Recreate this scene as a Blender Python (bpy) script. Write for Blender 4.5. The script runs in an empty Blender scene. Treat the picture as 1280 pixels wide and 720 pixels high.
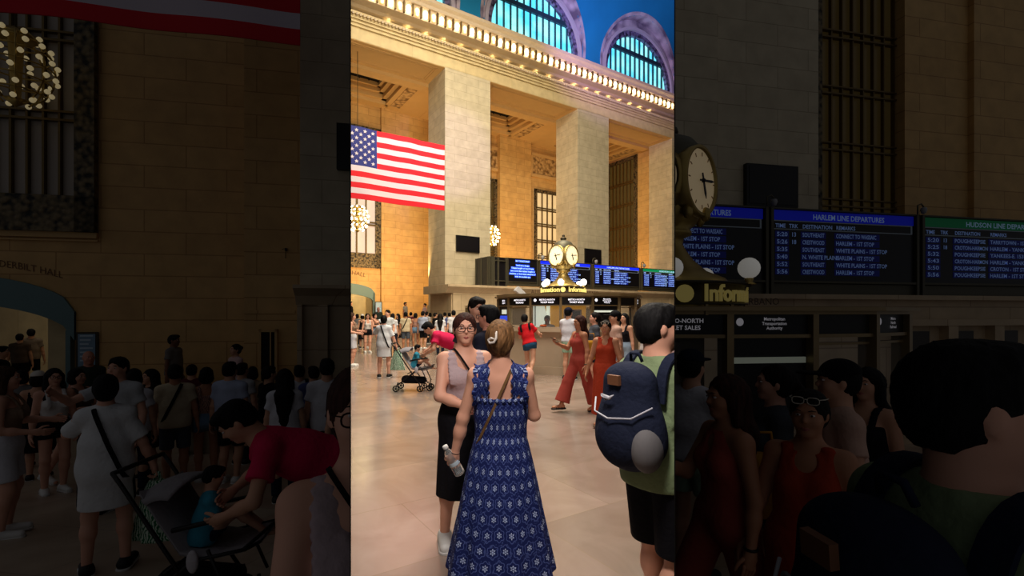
import bpy, bmesh, math, random
import numpy as np
from mathutils import Vector, Matrix
random.seed(7)
S = bpy.context.scene
COL = S.collection
PI = math.pi
# ---------------------------------------------------------------- camera
F = 600.0; CX = 640.0; HY = 392.0; CH = 1.65
cam_d = bpy.data.cameras.new('camera'); cam = bpy.data.objects.new('camera', cam_d); COL.objects.link(cam)
cam.location = (0, 0, CH); cam.rotation_euler = (PI/2, 0, 0)
cam_d.sensor_width = 36; cam_d.lens = 36*F/1280; cam_d.shift_y = (HY-360)/1280; cam_d.clip_start = .05; cam_d.clip_end = 300
S.camera = cam
# ---------------------------------------------------------------- view + world
S.view_settings.view_transform = 'Standard'; S.view_settings.look = 'None'
S.view_settings.gamma = 1; S.view_settings.use_curve_mapping = False
S.view_settings.exposure = 0.0
w = bpy.data.worlds.new('world'); S.world = w; w.use_nodes = True
w.node_tree.nodes['Background'].inputs[0].default_value = (.95, .95, 1, 1)
w.node_tree.nodes['Background'].inputs[1].default_value = 0.054
# ---------------------------------------------------------------- lamps
def area(name, loc, target, size, size_y, power, col):
    l = bpy.data.lights.new(name, 'AREA'); l.shape = 'RECTANGLE'; l.size = size; l.size_y = size_y; l.energy = power; l.color = col
    o = bpy.data.objects.new(name, l); COL.objects.link(o); o.location = loc
    o.rotation_euler = (Vector(target)-Vector(loc)).to_track_quat('-Z', 'Y').to_euler(); return o
def spot(name, loc, target, ang, power, col, blend=.6, r=.3):
    l = bpy.data.lights.new(name, 'SPOT'); l.spot_size = math.radians(ang); l.spot_blend = blend; l.energy = power; l.color = col; l.shadow_soft_size = r
    o = bpy.data.objects.new(name, l); COL.objects.link(o); o.location = loc
    o.rotation_euler = (Vector(target)-Vector(loc)).to_track_quat('-Z', 'Y').to_euler(); return o
area('hall_fill_far', (1, 17, 21), (2, 20, 0), 9, 9, 4200, (1, .89, .7))  # unseen overhead fill added for the far half of the hall
area('hall_fill_mid', (0, 8.5, 9), (.5, 12, 0), 3.4, 4, 620, (1, .92, .82))  # unseen overhead fill added above the crowd
area('hall_fill_near', (0, 2.4, 5.0), (0, 4.6, 0), 1.0, 1.6, 30, (1, .92, .85))  # unseen fill added over the nearest figures
area('hall_fill_front', (0, 1.0, 3.3), (0, 3.6, 1.1), .5, .5, 58, (1, .9, .84))  # unseen front fill added to lift the foreground faces
area('concourse_fill', (0, 12, 12.5), (2, 32, 9), 5, 4, 1900, (1, .86, .58))  # unseen fill added to brighten the far wall
spot('lilac_lamp', (2.2, 15, 10), (-3.4, 29, 11.5), 24, 3600, (.42, .3, 1))
spot('lilac_lamp', (-1.5, 12, 10), (-4.2, 20, 7.7), 26, 620, (.5, .38, 1))
spot('violet_lamp', (5, 24, 15.5), (9.0, 36, 24.5), 75, 5200, (.55, .35, 1))
spot('azure_fill', (4.5, 21, 14), (6.5, 31, 26), 60, 5200, (.35, .6, 1))  # unseen blue fill added to brighten the vault
# ---------------------------------------------------------------- materials
MATS = {}
def nmat(name):
    m = bpy.data.materials.new(name); m.use_nodes = True; MATS[name] = m
    nt = m.node_tree; return m, nt, nt.nodes['Principled BSDF']
def sl(v): return v/12.92 if v <= .04045 else ((v+.055)/1.055)**2.4
def rgb(r, g, b): return (sl(r/255), sl(g/255), sl(b/255), 1)
def mat(name, col, rough=.6, metal=0, noise=0, nscale=8, bump=0, bscale=60, emis=0, ecol=None, spec=.4, alpha=1, trans=0, sss=0):
    if name in MATS: return MATS[name]
    m, nt, b = nmat(name); N = nt.nodes; L = nt.links
    b.inputs['Base Color'].default_value = col; b.inputs['Roughness'].default_value = rough; b.inputs['Metallic'].default_value = metal
    b.inputs['Specular IOR Level'].default_value = spec
    if trans: b.inputs['Transmission Weight'].default_value = trans
    if alpha < 1: b.inputs['Alpha'].default_value = alpha
    if emis: b.inputs['Emission Color'].default_value = ecol or col; b.inputs['Emission Strength'].default_value = emis
    tc = None
    if noise or bump: tc = N.new('ShaderNodeTexCoord')
    if noise:
        n = N.new('ShaderNodeTexNoise'); n.inputs['Scale'].default_value = nscale; n.inputs['Detail'].default_value = 4
        L.new(tc.outputs['Object'], n.inputs['Vector'])
        mx = N.new('ShaderNodeMix'); mx.data_type = 'RGBA'
        c = Vector(col[:3])
        mx.inputs[6].default_value = (*(c*(1-noise)), 1); mx.inputs[7].default_value = (*[min(1, x*(1+noise)) for x in c], 1)
        L.new(n.outputs['Fac'], mx.inputs[0]); L.new(mx.outputs[2], b.inputs['Base Color'])
    if bump:
        n = N.new('ShaderNodeTexNoise'); n.inputs['Scale'].default_value = bscale; n.inputs['Detail'].default_value = 3
        L.new(tc.outputs['Object'], n.inputs['Vector'])
        bp = N.new('ShaderNodeBump'); bp.inputs['Strength'].default_value = bump; bp.inputs['Distance'].default_value = .02
        L.new(n.outputs['Fac'], bp.inputs['Height']); L.new(bp.outputs['Normal'], b.inputs['Normal'])
    return m
def stone(name, c1, c2, mortar, bw=1.25, bh=.5, rough=.6, bump=.35, msize=.012):
    m, nt, b = nmat(name); N = nt.nodes; L = nt.links
    tc = N.new('ShaderNodeTexCoord'); sp = N.new('ShaderNodeSeparateXYZ'); L.new(tc.outputs['Object'], sp.inputs[0])
    ad = N.new('ShaderNodeMath'); ad.operation = 'ADD'; L.new(sp.outputs[0], ad.inputs[0]); L.new(sp.outputs[1], ad.inputs[1])
    cb = N.new('ShaderNodeCombineXYZ'); L.new(ad.outputs[0], cb.inputs[0]); L.new(sp.outputs[2], cb.inputs[1])
    br = N.new('ShaderNodeTexBrick'); L.new(cb.outputs[0], br.inputs['Vector'])
    br.inputs['Scale'].default_value = 1; br.inputs['Brick Width'].default_value = bw; br.inputs['Row Height'].default_value = bh
    br.inputs['Mortar Size'].default_value = msize; br.inputs['Mortar Smooth'].default_value = .3
    br.inputs['Color1'].default_value = c1; br.inputs['Color2'].default_value = c2; br.inputs['Mortar'].default_value = mortar
    ns = N.new('ShaderNodeTexNoise'); ns.inputs['Scale'].default_value = 2.2; ns.inputs['Detail'].default_value = 6; L.new(tc.outputs['Object'], ns.inputs['Vector'])
    mx = N.new('ShaderNodeMix'); mx.data_type = 'RGBA'; mx.blend_type = 'MULTIPLY'; mx.inputs[0].default_value = .45
    rp = N.new('ShaderNodeValToRGB'); rp.color_ramp.elements[0].position = .3; rp.color_ramp.elements[0].color = (.55, .52, .5, 1); rp.color_ramp.elements[1].position = .7
    L.new(ns.outputs['Fac'], rp.inputs[0]); L.new(br.outputs['Color'], mx.inputs[6]); L.new(rp.outputs[0], mx.inputs[7]); L.new(mx.outputs[2], b.inputs['Base Color'])
    bp = N.new('ShaderNodeBump'); bp.inputs['Strength'].default_value = bump; bp.inputs['Distance'].default_value = .02; bp.invert = True
    L.new(br.outputs['Fac'], bp.inputs['Height']); L.new(bp.outputs['Normal'], b.inputs['Normal'])
    b.inputs['Roughness'].default_value = rough; return m
def carved(name, col, dark, scale=5, rough=.6, metal=0, bump=1.0):
    m, nt, b = nmat(name); N = nt.nodes; L = nt.links
    tc = N.new('ShaderNodeTexCoord'); v = N.new('ShaderNodeTexVoronoi'); v.feature = 'SMOOTH_F1'; v.inputs['Scale'].default_value = scale
    n = N.new('ShaderNodeTexNoise'); n.inputs['Scale'].default_value = scale*.8; n.inputs['Detail'].default_value = 5
    L.new(tc.outputs['Object'], v.inputs['Vector']); L.new(tc.outputs['Object'], n.inputs['Vector'])
    mu = N.new('ShaderNodeMath'); mu.operation = 'MULTIPLY'; L.new(v.outputs['Distance'], mu.inputs[0]); L.new(n.outputs['Fac'], mu.inputs[1])
    rp = N.new('ShaderNodeValToRGB'); rp.color_ramp.elements[0].position = .12; rp.color_ramp.elements[0].color = col
    rp.color_ramp.elements[1].position = .34; rp.color_ramp.elements[1].color = dark
    L.new(mu.outputs[0], rp.inputs[0]); L.new(rp.outputs[0], b.inputs['Base Color'])
    bp = N.new('ShaderNodeBump'); bp.inputs['Strength'].default_value = bump; bp.inputs['Distance'].default_value = .08; bp.invert = True
    L.new(mu.outputs[0], bp.inputs['Height']); L.new(bp.outputs['Normal'], b.inputs['Normal'])
    b.inputs['Roughness'].default_value = rough; b.inputs['Metallic'].default_value = metal; return m
def marble(name, rot, c1, c2, rough):
    m, nt, b = nmat(name); N = nt.nodes; L = nt.links
    tc = N.new('ShaderNodeTexCoord'); mp = N.new('ShaderNodeMapping'); mp.inputs['Rotation'].default_value = (0, 0, rot); L.new(tc.outputs['Object'], mp.inputs[0])
    br = N.new('ShaderNodeTexBrick'); br.inputs['Scale'].default_value = 1; br.inputs['Brick Width'].default_value = 1.5; br.inputs['Row Height'].default_value = 1.0
    br.inputs['Mortar Size'].default_value = .005; br.inputs['Color1'].default_value = c1; br.inputs['Color2'].default_value = c2; br.inputs['Mortar'].default_value = rgb(158, 140, 122)
    br.inputs['Bias'].default_value = -.1
    L.new(mp.outputs[0], br.inputs['Vector'])
    n = N.new('ShaderNodeTexNoise'); n.inputs['Scale'].default_value = 1.6; n.inputs['Detail'].default_value = 7; n.inputs['Distortion'].default_value = 1.2; L.new(tc.outputs['Object'], n.inputs['Vector'])
    rp = N.new('ShaderNodeValToRGB'); rp.color_ramp.elements[0].position = .35; rp.color_ramp.elements[0].color = (.66, .6, .56, 1); rp.color_ramp.elements[1].position = .65
    mx = N.new('ShaderNodeMix'); mx.data_type = 'RGBA'; mx.blend_type = 'MULTIPLY'; mx.inputs[0].default_value = .6
    L.new(n.outputs['Fac'], rp.inputs[0]); L.new(br.outputs['Color'], mx.inputs[6]); L.new(rp.outputs[0], mx.inputs[7]); L.new(mx.outputs[2], b.inputs['Base Color'])
    n2 = N.new('ShaderNodeTexNoise'); n2.inputs['Scale'].default_value = 3; L.new(tc.outputs['Object'], n2.inputs['Vector'])
    mr = N.new('ShaderNodeMapRange'); mr.inputs[3].default_value = rough*.75; mr.inputs[4].default_value = rough*1.3
    L.new(n2.outputs['Fac'], mr.inputs[0]); L.new(mr.outputs[0], b.inputs['Roughness']); return m
M_pier = stone('pier_stone', rgb(214, 200, 170), rgb(204, 190, 160), rgb(172, 156, 128), 1.7, .5, msize=.009)
M_gold = stone('gold_stone', rgb(218, 176, 112), rgb(208, 165, 102), rgb(178, 134, 78), 1.7, .5)
M_frz = stone('frieze_stone', rgb(228, 208, 160), rgb(220, 198, 150), rgb(205, 184, 138), 3.5, 3, bump=.1)
M_warm = mat('warm_plaster', rgb(206, 168, 112), .7, noise=.08, nscale=2)
M_mold = mat('molding_stone', rgb(196, 176, 150), .6, noise=.12, nscale=6)
M_tick = stone('ticket_stone', rgb(206, 184, 150), rgb(196, 172, 140), rgb(160, 136, 106), 2.4, .9, bump=.15)
M_carve = carved('carved_stone', rgb(205, 170, 118), rgb(120, 88, 50), 4)
M_grille = carved('bronze_grille', rgb(120, 104, 76), rgb(26, 24, 20), 9, .5, .4)
M_lun = carved('lunette_relief', rgb(196, 180, 196), rgb(110, 96, 120), 1.3, .7)
M_lunp = mat('lunette_plaster', rgb(190, 178, 196), .7, noise=.1, nscale=1.5)
M_blue = mat('ceiling_blue', rgb(24, 135, 190), .7, noise=.15, nscale=.6)
M_bronze = mat('bronze', rgb(112, 92, 58), .4, .7, noise=.2)
M_dkbr = mat('dark_bronze', rgb(66, 58, 42), .45, .5, noise=.2)
M_black = mat('black_metal', rgb(16, 15, 16), .4)
M_dark = mat('dark_void', rgb(20, 14, 12), .8)
M_floor = marble('floor_marble', -.585, rgb(174, 153, 140), rgb(152, 135, 123), .17)
M_sfloor = marble('ramp_marble', .2, rgb(196, 178, 156), rgb(180, 150, 130), .35)
M_brass = mat('brass', rgb(178, 152, 88), .42, .75, noise=.2)
M_vert = mat('dull_brass_dome', rgb(92, 88, 72), .5, .4, noise=.2)
M_marb = mat('counter_marble', rgb(186, 166, 140), .3, noise=.15, nscale=2)
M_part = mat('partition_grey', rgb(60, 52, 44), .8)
# ---------------------------------------------------------------- mesh builder
class MB:
    def __init__(s): s.v = []; s.f = []; s.sm = []; s.mi = []; s.cur = 0
    def add(s, vs, fs, smooth=False):
        o = len(s.v); s.v += [tuple(map(float, p)) for p in vs]
        for f in fs: s.f.append([o+i for i in f]); s.sm.append(smooth); s.mi.append(s.cur)
    def box(s, x0, x1, y0, y1, z0, z1):
        s.add([(x, y, z) for z in (z0, z1) for y in (y0, y1) for x in (x0, x1)], [(0, 2, 3, 1), (4, 5, 7, 6), (0, 1, 5, 4), (2, 6, 7, 3), (0, 4, 6, 2), (1, 3, 7, 5)])
    def prism(s, poly, ax, a, b):     # poly of 2-tuples; extruded along ax from a to b
        def P(u, v, t): return {'x': (t, u, v), 'y': (u, t, v), 'z': (u, v, t)}[ax]
        n = len(poly); vs = [P(u, v, a) for u, v in poly]+[P(u, v, b) for u, v in poly]
        s.add(vs, [list(range(n))[::-1], list(range(n, 2*n))]+[(i, (i+1) % n, n+(i+1) % n, n+i) for i in range(n)])
    def lathe(s, prof, c=(0, 0, 0), seg=24, smooth=True, ang=0, arc=2*PI):
        n = len(prof); vs = []
        for k in range(seg):
            a = ang+arc*k/seg
            for r, z in prof: vs.append((c[0]+r*math.cos(a), c[1]+r*math.sin(a), c[2]+z))
        fs = []
        for k in range(seg):
            k2 = (k+1) % seg
            for i in range(n-1): fs.append((k*n+i, k2*n+i, k2*n+i+1, k*n+i+1))
        s.add(vs, fs, smooth)
    def tube(s, pts, r, seg=8, closed=False, smooth=True):
        pts = [Vector(p) for p in pts]; n = len(pts); rr = r if isinstance(r, (list, tuple)) else [r]*n
        vs = []; prev = None
        for i, p in enumerate(pts):
            if closed: t = pts[(i+1) % n]-pts[i-1]
            else: t = pts[min(i+1, n-1)]-pts[max(i-1, 0)]
            t.normalize()
            if prev is None: u = t.orthogonal().normalized()
            else: u = (prev-t*prev.dot(t)); u = u.normalized() if u.length > 1e-6 else t.orthogonal().normalized()
            prev = u; v = t.cross(u)
            for k in range(seg):
                a = 2*PI*k/seg; vs.append(p+(u*math.cos(a)+v*math.sin(a))*rr[i])
        fs = []
        for i in range(n if closed else n-1):
            j = (i+1) % n
            for k in range(seg): fs.append((i*seg+k, i*seg+(k+1) % seg, j*seg+(k+1) % seg, j*seg+k))
        if not closed: fs += [list(range(seg))[::-1], [(n-1)*seg+k for k in range(seg)]]
        s.add(vs, fs, smooth)
    def ribbon(s, pts, nrm, wd, th):   # flat strap along pts, thickness along normals
        pts = [Vector(p) for p in pts]; vs = []
        for i, p in enumerate(pts):
            t = (pts[min(i+1, len(pts)-1)]-pts[max(i-1, 0)]).normalized(); nn = Vector(nrm[i]).normalized(); sd = t.cross(nn).normalized()
            for a, b in ((-1, -1), (1, -1), (1, 1), (-1, 1)): vs.append(p+sd*(a*wd/2)+nn*(b*th/2))
        fs = [(i*4+k, i*4+(k+1) % 4, i*4+4+(k+1) % 4, i*4+4+k) for i in range(len(pts)-1) for k in range(4)]
        fs += [(0, 1, 2, 3), tuple(len(vs)-4+k for k in (3, 2, 1, 0))]
        s.add(vs, fs)
    def ball(s, c, r, seg=12, rings=8, R=None):
        r = (r, r, r) if not hasattr(r, '__len__') else r
        vs = []; 
        for i in range(rings+1):
            th = PI*i/rings
            for k in range(seg):
                a = 2*PI*k/seg; p = Vector((r[0]*math.sin(th)*math.cos(a), r[1]*math.sin(th)*math.sin(a), r[2]*math.cos(th)))
                if R: p = R @ p
                vs.append(p+Vector(c))
        s.add(vs, [(i*seg+k, (i+1)*seg+k, (i+1)*seg+(k+1) % seg, i*seg+(k+1) % seg) for i in range(rings) for k in range(seg)], True)
    def build(s, name, m, parent=None, loc=(0, 0, 0), rotz=0):
        me = bpy.data.meshes.new(name); me.from_pydata(s.v, [], s.f)
        for x in (m if isinstance(m, (list, tuple)) else [m]): me.materials.append(x)
        me.polygons.foreach_set('use_smooth', s.sm); me.polygons.foreach_set('material_index', s.mi)
        bm = bmesh.new(); bm.from_mesh(me); bmesh.ops.recalc_face_normals(bm, faces=bm.faces); bm.to_mesh(me); bm.free()
        o = bpy.data.objects.new(name, me); COL.objects.link(o); o.location = loc; o.rotation_euler = (0, 0, rotz); o.parent = parent
        return o
def tag(o, label=None, cat=None, group=None, kind=None):
    if label: o['label'] = label
    if cat: o['category'] = cat
    if group: o['group'] = group
    if kind: o['kind'] = kind
    return o
def empty(name, loc=(0, 0, 0), rz=0, label=None, cat=None, group=None, kind=None):
    o = bpy.data.objects.new(name, None); COL.objects.link(o); o.location = loc; o.rotation_euler = (0, 0, rz); o.empty_display_size = .1
    return tag(o, label, cat, group, kind)
CLIP = []      # (object, zone) pairs cut at the partition planes at the end
def copy_tree(o, parent=None):
    c = o.copy(); COL.objects.link(c); c.parent = parent
    for ch in [x for x in o.children]: copy_tree(ch, c)
    return c
def text_mesh(txt, size, font_bold=False, depth=0.0, space=1, align='LEFT'):
    cu = bpy.data.curves.new('t', 'FONT'); cu.body = txt; cu.size = size; cu.extrude = depth; cu.resolution_u = 2; cu.space_line = space; cu.align_x = align
    if font_bold: cu.offset = size*.018
    o = bpy.data.objects.new('t', cu); COL.objects.link(o)
    dg = bpy.context.evaluated_depsgraph_get(); dg.update()
    me = o.evaluated_get(dg).to_mesh(); vs = [tuple(v.co) for v in me.vertices]; fs = [tuple(p.vertices) for p in me.polygons]
    o.evaluated_get(dg).to_mesh_clear(); bpy.data.objects.remove(o); bpy.data.curves.remove(cu)
    return vs, fs
def text_on(mb, txt, size, x, y, z, wfit=None, **k):   # upright text facing -y, lower left corner x,z
    vs, fs = text_mesh(txt, size, **k)
    if not vs: return
    if wfit:
        x0 = min(v[0] for v in vs); x1 = max(v[0] for v in vs); q = wfit/(x1-x0)
        vs = [((v[0]-x0)*q, v[1], v[2]) for v in vs]
    mb.add([(x+v[0], y-v[2], z+v[1]) for v in vs], fs)
class Frame:
    def __init__(s, Y0, dx, dy):
        l = math.hypot(dx, dy); s.d = (dx/l, dy/l); s.n = (-dy/l, dx/l); s.Y0 = Y0; s.ang = math.atan2(dy, dx); s.loc = (0, Y0, 0)
    def s_(s, px, t):
        a = (px-CX)/F; Y = (t+s.n[1]*s.Y0)/(a*s.n[0]+s.n[1]); return s.d[0]*a*Y+s.d[1]*(Y-s.Y0), Y
    def s(s, px, t): return s.s_(px, t)[0]
    def z(s, px, py, t): return CH+(HY-py)/F*s.s_(px, t)[1]
    def world(s, a, t, z): return (a*s.d[0]+t*s.n[0], s.Y0+a*s.d[1]+t*s.n[1], z)
    def put(s, mb, name, m, zone, parent=None, label=None, category=None, kind=None):
        o = mb.build(name, m, parent, s.loc if parent is None else (0, 0, 0), s.ang if parent is None else 0)
        tag(o, label, category, None, kind)
        CLIP.append((o, zone)); return o
def at(px, py, Y): return ((px-CX)/F*Y, Y, CH+(HY-py)/F*Y)
# ================================================================ SETTING: bright concourse
W = Frame(32, 905, 600)
mb = MB(); mb.add([(-60, -6, 0), (60, -6, 0), (60, 70, 0), (-60, 70, 0), (-60, -6, -.2), (60, -6, -.2), (60, 70, -.2), (-60, 70, -.2)], [(0, 1, 2, 3), (4, 7, 6, 5), (0, 4, 5, 1), (1, 5, 6, 2), (2, 6, 7, 3), (3, 7, 4, 0)])
o = mb.build('floor', M_floor); tag(o, 'polished tan and pink marble floor of the bright concourse', kind='structure'); CLIP.append((o, 'c'))
# ramps of the added dim galleries, sloping gently down
SL = -.1157
for zn, nm, x0, x1 in (('l', 'floor_left', -20, 2), ('r', 'floor_right', -2, 20)):
    mb = MB(); ya, yb = .15, 22
    mb.add([(x, y, SL*y-d) for d in (0, .2) for x, y in ((x0, ya), (x1, ya), (x1, yb), (x0, yb))], [(0, 1, 2, 3), (4, 7, 6, 5), (0, 4, 5, 1), (1, 5, 6, 2), (2, 6, 7, 3), (3, 7, 4, 0)])
    o = mb.build(nm, M_sfloor); tag(o, 'dim stone floor sloping down at the side', kind='structure'); CLIP.append((o, zn))
# added dividers that keep hall light out of the two dim galleries
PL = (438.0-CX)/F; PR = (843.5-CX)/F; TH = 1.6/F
for nm, a in (('wall_light_blocker_left', PL), ('wall_light_blocker_right', PR)):
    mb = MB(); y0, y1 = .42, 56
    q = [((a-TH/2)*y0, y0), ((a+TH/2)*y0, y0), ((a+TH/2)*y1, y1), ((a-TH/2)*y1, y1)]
    mb.prism(q, 'z', -7, 40); o = mb.build(nm, M_part); tag(o, 'added tall dark divider keeping hall light out of the dim side', kind='structure')
ZS = 16.69
# pillars
PIL = [(-15.6, -12.35), (-4.9, -1.68), (5.77, 8.93), (16.44, 19.6)]
for i, (a, b) in enumerate(PIL):
    mb = MB(); mb.box(a, b, 0, 2.5, 0, ZS+.05); mb.box(a-.12, b+.12, -.12, 2.6, 0, 1.9); mb.box(a-.06, b+.06, -.06, 2.56, 1.9, 2.2)
    W.put(mb, 'wall_pier', M_pier, 'c', kind='structure')
# back wall, with window openings simply overlaid by recessed windows
mb = MB(); mb.box(-22, 22, 8, 8.5, 0, ZS+3)
ax0 = W.s(405, 8); ax1 = W.s(468, 8)
def arch_wall(mb, s0, s1, t0, t1, z0, z1, c, r, zs, rise, n=20):
    """wall s0..s1 with a segmental arch opening of half width r centred on c, springing at zs, rise"""
    mb.box(s0, c-r, t0, t1, z0, z1); mb.box(c+r, s1, t0, t1, z0, z1)
    for k in range(n):
        u0, u1 = -1+2*k/n, -1+2*(k+1)/n
        h0 = zs+rise*math.sqrt(max(0, 1-u0*u0)); h1 = zs+rise*math.sqrt(max(0, 1-u1*u1))
        xs = (c+u0*r, c+u1*r)
        mb.add([(xs[0], t0, h0), (xs[1], t0, h1), (xs[1], t0, z1), (xs[0], t0, z1), (xs[0], t1, h0), (xs[1], t1, h1), (xs[1], t1, z1), (xs[0], t1, z1)], [(0, 1, 2, 3), (4, 7, 6, 5), (0, 4, 5, 1), (3, 2, 6, 7)])
mb = MB()
c_ar = W.s(425, 8); r_ar = W.s(468, 8)-c_ar
zs_ar = W.z(468, 366, 8); ztop = W.z(425, 353, 8)
arch_wall(mb, -22, 22, 8, 8.6, 0, ZS+3, c_ar, r_ar, zs_ar, ztop-zs_ar)
W.put(mb, 'wall_back', M_gold, 'c', kind='structure')
mb = MB(); n = 20   # teal arch frame
for k in range(n):
    u0, u1 = -1+2*k/n, -1+2*(k+1)/n; f = lambda u, q: zs_ar-q*.75+(ztop-zs_ar)*math.sqrt(max(0, 1-u*u))
    mb.add([(c_ar+u*r_ar, t, f(u, q)) for t in (7.9, 8.1) for u, q in ((u0, 0), (u1, 0), (u1, 1), (u0, 1))], [(0, 1, 2, 3), (4, 7, 6, 5), (0, 4, 5, 1), (3, 2, 6, 7)])
mb.box(c_ar+r_ar-.12, c_ar+r_ar+.02, 7.9, 8.1, 0, zs_ar)
W.put(mb, 'trim_1', mat('teal_metal', rgb(104, 134, 138), .5), 'c', kind='structure')
mb = MB(); sq = W.s(457, 14); mb.box(c_ar-6, sq+.4, 14, 14.3, 0, 9); mb.prism([(c_ar+r_ar+.1, 8.6), (sq, 14), (sq+.4, 14), (c_ar+r_ar+.5, 8.6)], 'z', 0, 9); mb.box(c_ar-6, sq+1, 8.6, 14, 7.5, 7.8)
W.put(mb, 'wall_passage', M_frz, 'c', kind='structure')
mb = MB(); mb.box(c_ar-6, c_ar+r_ar, 4.2, 14, 0, .72); mb.box(c_ar-6, W.s(457, 14), 9.5, 14, .72, 1.15); mb.box(c_ar+r_ar, -4.9, 4.2, 8, 0, .72)
W.put(mb, 'floor_landing', M_marb, 'c', kind='structure')
mb = MB(); vs, fs = text_mesh('VANDERBILT HALL', .42)
wt = max(v[0] for v in vs); zt = W.z(463, 357.5, 8)
for v in range(1): pass
cc = c_ar; R_ = 9.0
pts = []
for x, y, z in vs:
    th = (x-wt/2)/R_*1.0; pts.append((cc+(R_+y)*math.sin(th), 7.97, ztop+.62-R_+(R_+y)*math.cos(th)))
mb.add(pts, fs); W.put(mb, 'trim_2', mat('letter_bronze', rgb(110, 70, 35), .5), 'c', kind='structure')
# projecting pilasters on the back wall
mb = MB(); mb.box(W.s(625, 7.4), W.s(664, 7.4), 7.4, 8, 0, ZS); mb.box(W.s(477, 7.7), -4.9, 7.75, 8, 0, ZS)
W.put(mb, 'wall_pilaster', M_gold, 'c', kind='structure')
# end wall of the last bay (faces left), behind the last pier
mb = MB(); mb.box(16.75, 17.3, 2.4, 8.2, 0, ZS+2); W.put(mb, 'wall_end', M_gold, 'c', kind='structure')
M_glow = mat('window_dusk', rgb(200, 186, 160), .3, emis=.55, ecol=rgb(235, 200, 140), noise=.2, nscale=.8)
M_glow2 = mat('window_pale', rgb(190, 180, 180), .3, emis=.42, ecol=rgb(225, 205, 190), noise=.2, nscale=.8)
M_dim = mat('window_dim', rgb(56, 48, 34), .2, emis=.06, ecol=rgb(220, 170, 80), noise=.5, nscale=1.2)
def grid_window(fr, name, zone, s0, s1, t, z0, z1, nx, nz, glass, border=.35, base=0, mul=.05, side=False, label=None):
    """tall bronze window; side=True puts it on a wall of constant s (s0,s1 are then t values and t is s)"""
    def B(m, a, b, d0, d1, c, e): (m.box(d0, d1, a, b, c, e) if side else m.box(a, b, d0, d1, c, e))
    r = empty(name, fr.loc, fr.ang, kind='structure')
    g = MB(); B(g, s0, s1, t-.02, t-.0, z0, z1); fr.put(g, 'glass', glass, zone, r)
    f = MB()
    B(f, s0, s0+border, t-.16, t-.02, z0, z1); B(f, s1-border, s1, t-.16, t-.02, z0, z1); B(f, s0, s1, t-.16, t-.02, z1-border, z1); B(f, s0, s1, t-.16, t-.02, z0, z0+border+base)
    fr.put(f, 'frame', M_grille, zone, r)
    m = MB(); a0, a1, b0, b1 = s0+border, s1-border, z0+border+base, z1-border
    for i in range(1, nx):
        x = a0+(a1-a0)*i/nx; B(m, x-mul, x+mul, t-.12, t-.03, b0, b1)
    for j in range(1, nz):
        z = b0+(b1-b0)*j/nz; B(m, a0, a1, t-.14, t-.03, z-mul*1.2-.09, z-.09+mul); B(m, a0, a1, t-.14, t-.03, z+.09-mul, z+.09+mul)
    fr.put(m, 'mullion', M_bronze, zone, r)
    return r
w1r = W.s(477, 7.98); grid_window(W, 'window_1', 'c', w1r-7, w1r, 7.98, W.z(477, 336, 8), ZS-1.6, 9, 4, M_glow2, .5, .55)
w2a, w2b = W.s(667, 7.98), W.s(708, 7.98); grid_window(W, 'window_2', 'c', w2a, w2b+1.5, 7.98, 5, W.z(667, 236, 8), 8, 5, M_glow, .3, 0)
w3b = W.s(620.5, 7.98); grid_window(W, 'window_3', 'c', w3b-3.5, w3b, 7.98, 5, W.z(620, 225, 8), 6, 5, M_dim, .3, 0)
# window on the end wall (plane s = 16.75)
def t_of(px, s):
    a = (px-CX)/F  # X/Y = a ; X = s dx + t nx ; Y = Y0 + s dy + t ny
    return (s*W.d[0]-a*(W.Y0+s*W.d[1]))/(a*W.n[1]-W.n[0])
ta, tb = t_of(797, 16.75), 8.0
Yw = W.Y0+16.75*W.d[1]+ta*W.n[1]; zt3 = CH+(HY-193)/F*Yw
grid_window(W, 'window_4', 'c', ta, tb, 16.75, 3.5, zt3, 7, 6, M_dim, .35, 0, side=True)
# carved relief panels over the windows
for a, b, y0, y1 in ((664, 712, 200, 222), (600, 626.5, 187, 210)):
    mb = MB(); s0, s1 = W.s(a, 7.95), W.s(b, 7.95); z0 = W.z((a+b)/2, y1, 7.95); z1 = W.z((a+b)/2, y0, 7.95)
    mb.box(s0, s1, 7.85, 7.98, z0, z1); W.put(mb, 'trim_3', M_carve, 'c', kind='structure')
    mb = MB()
    for q0, q1 in ((z0-.25, z0), (z1, z1+.25)): mb.box(s0-.1, s1+.1, 7.75, 8, q0, q1)
    mb.box(s0-.12, s0+.08, 7.78, 7.98, z0, z1); mb.box(s1-.08, s1+.12, 7.78, 7.98, z0, z1)
    W.put(mb, 'trim_4', M_warm, 'c', kind='structure')
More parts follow.
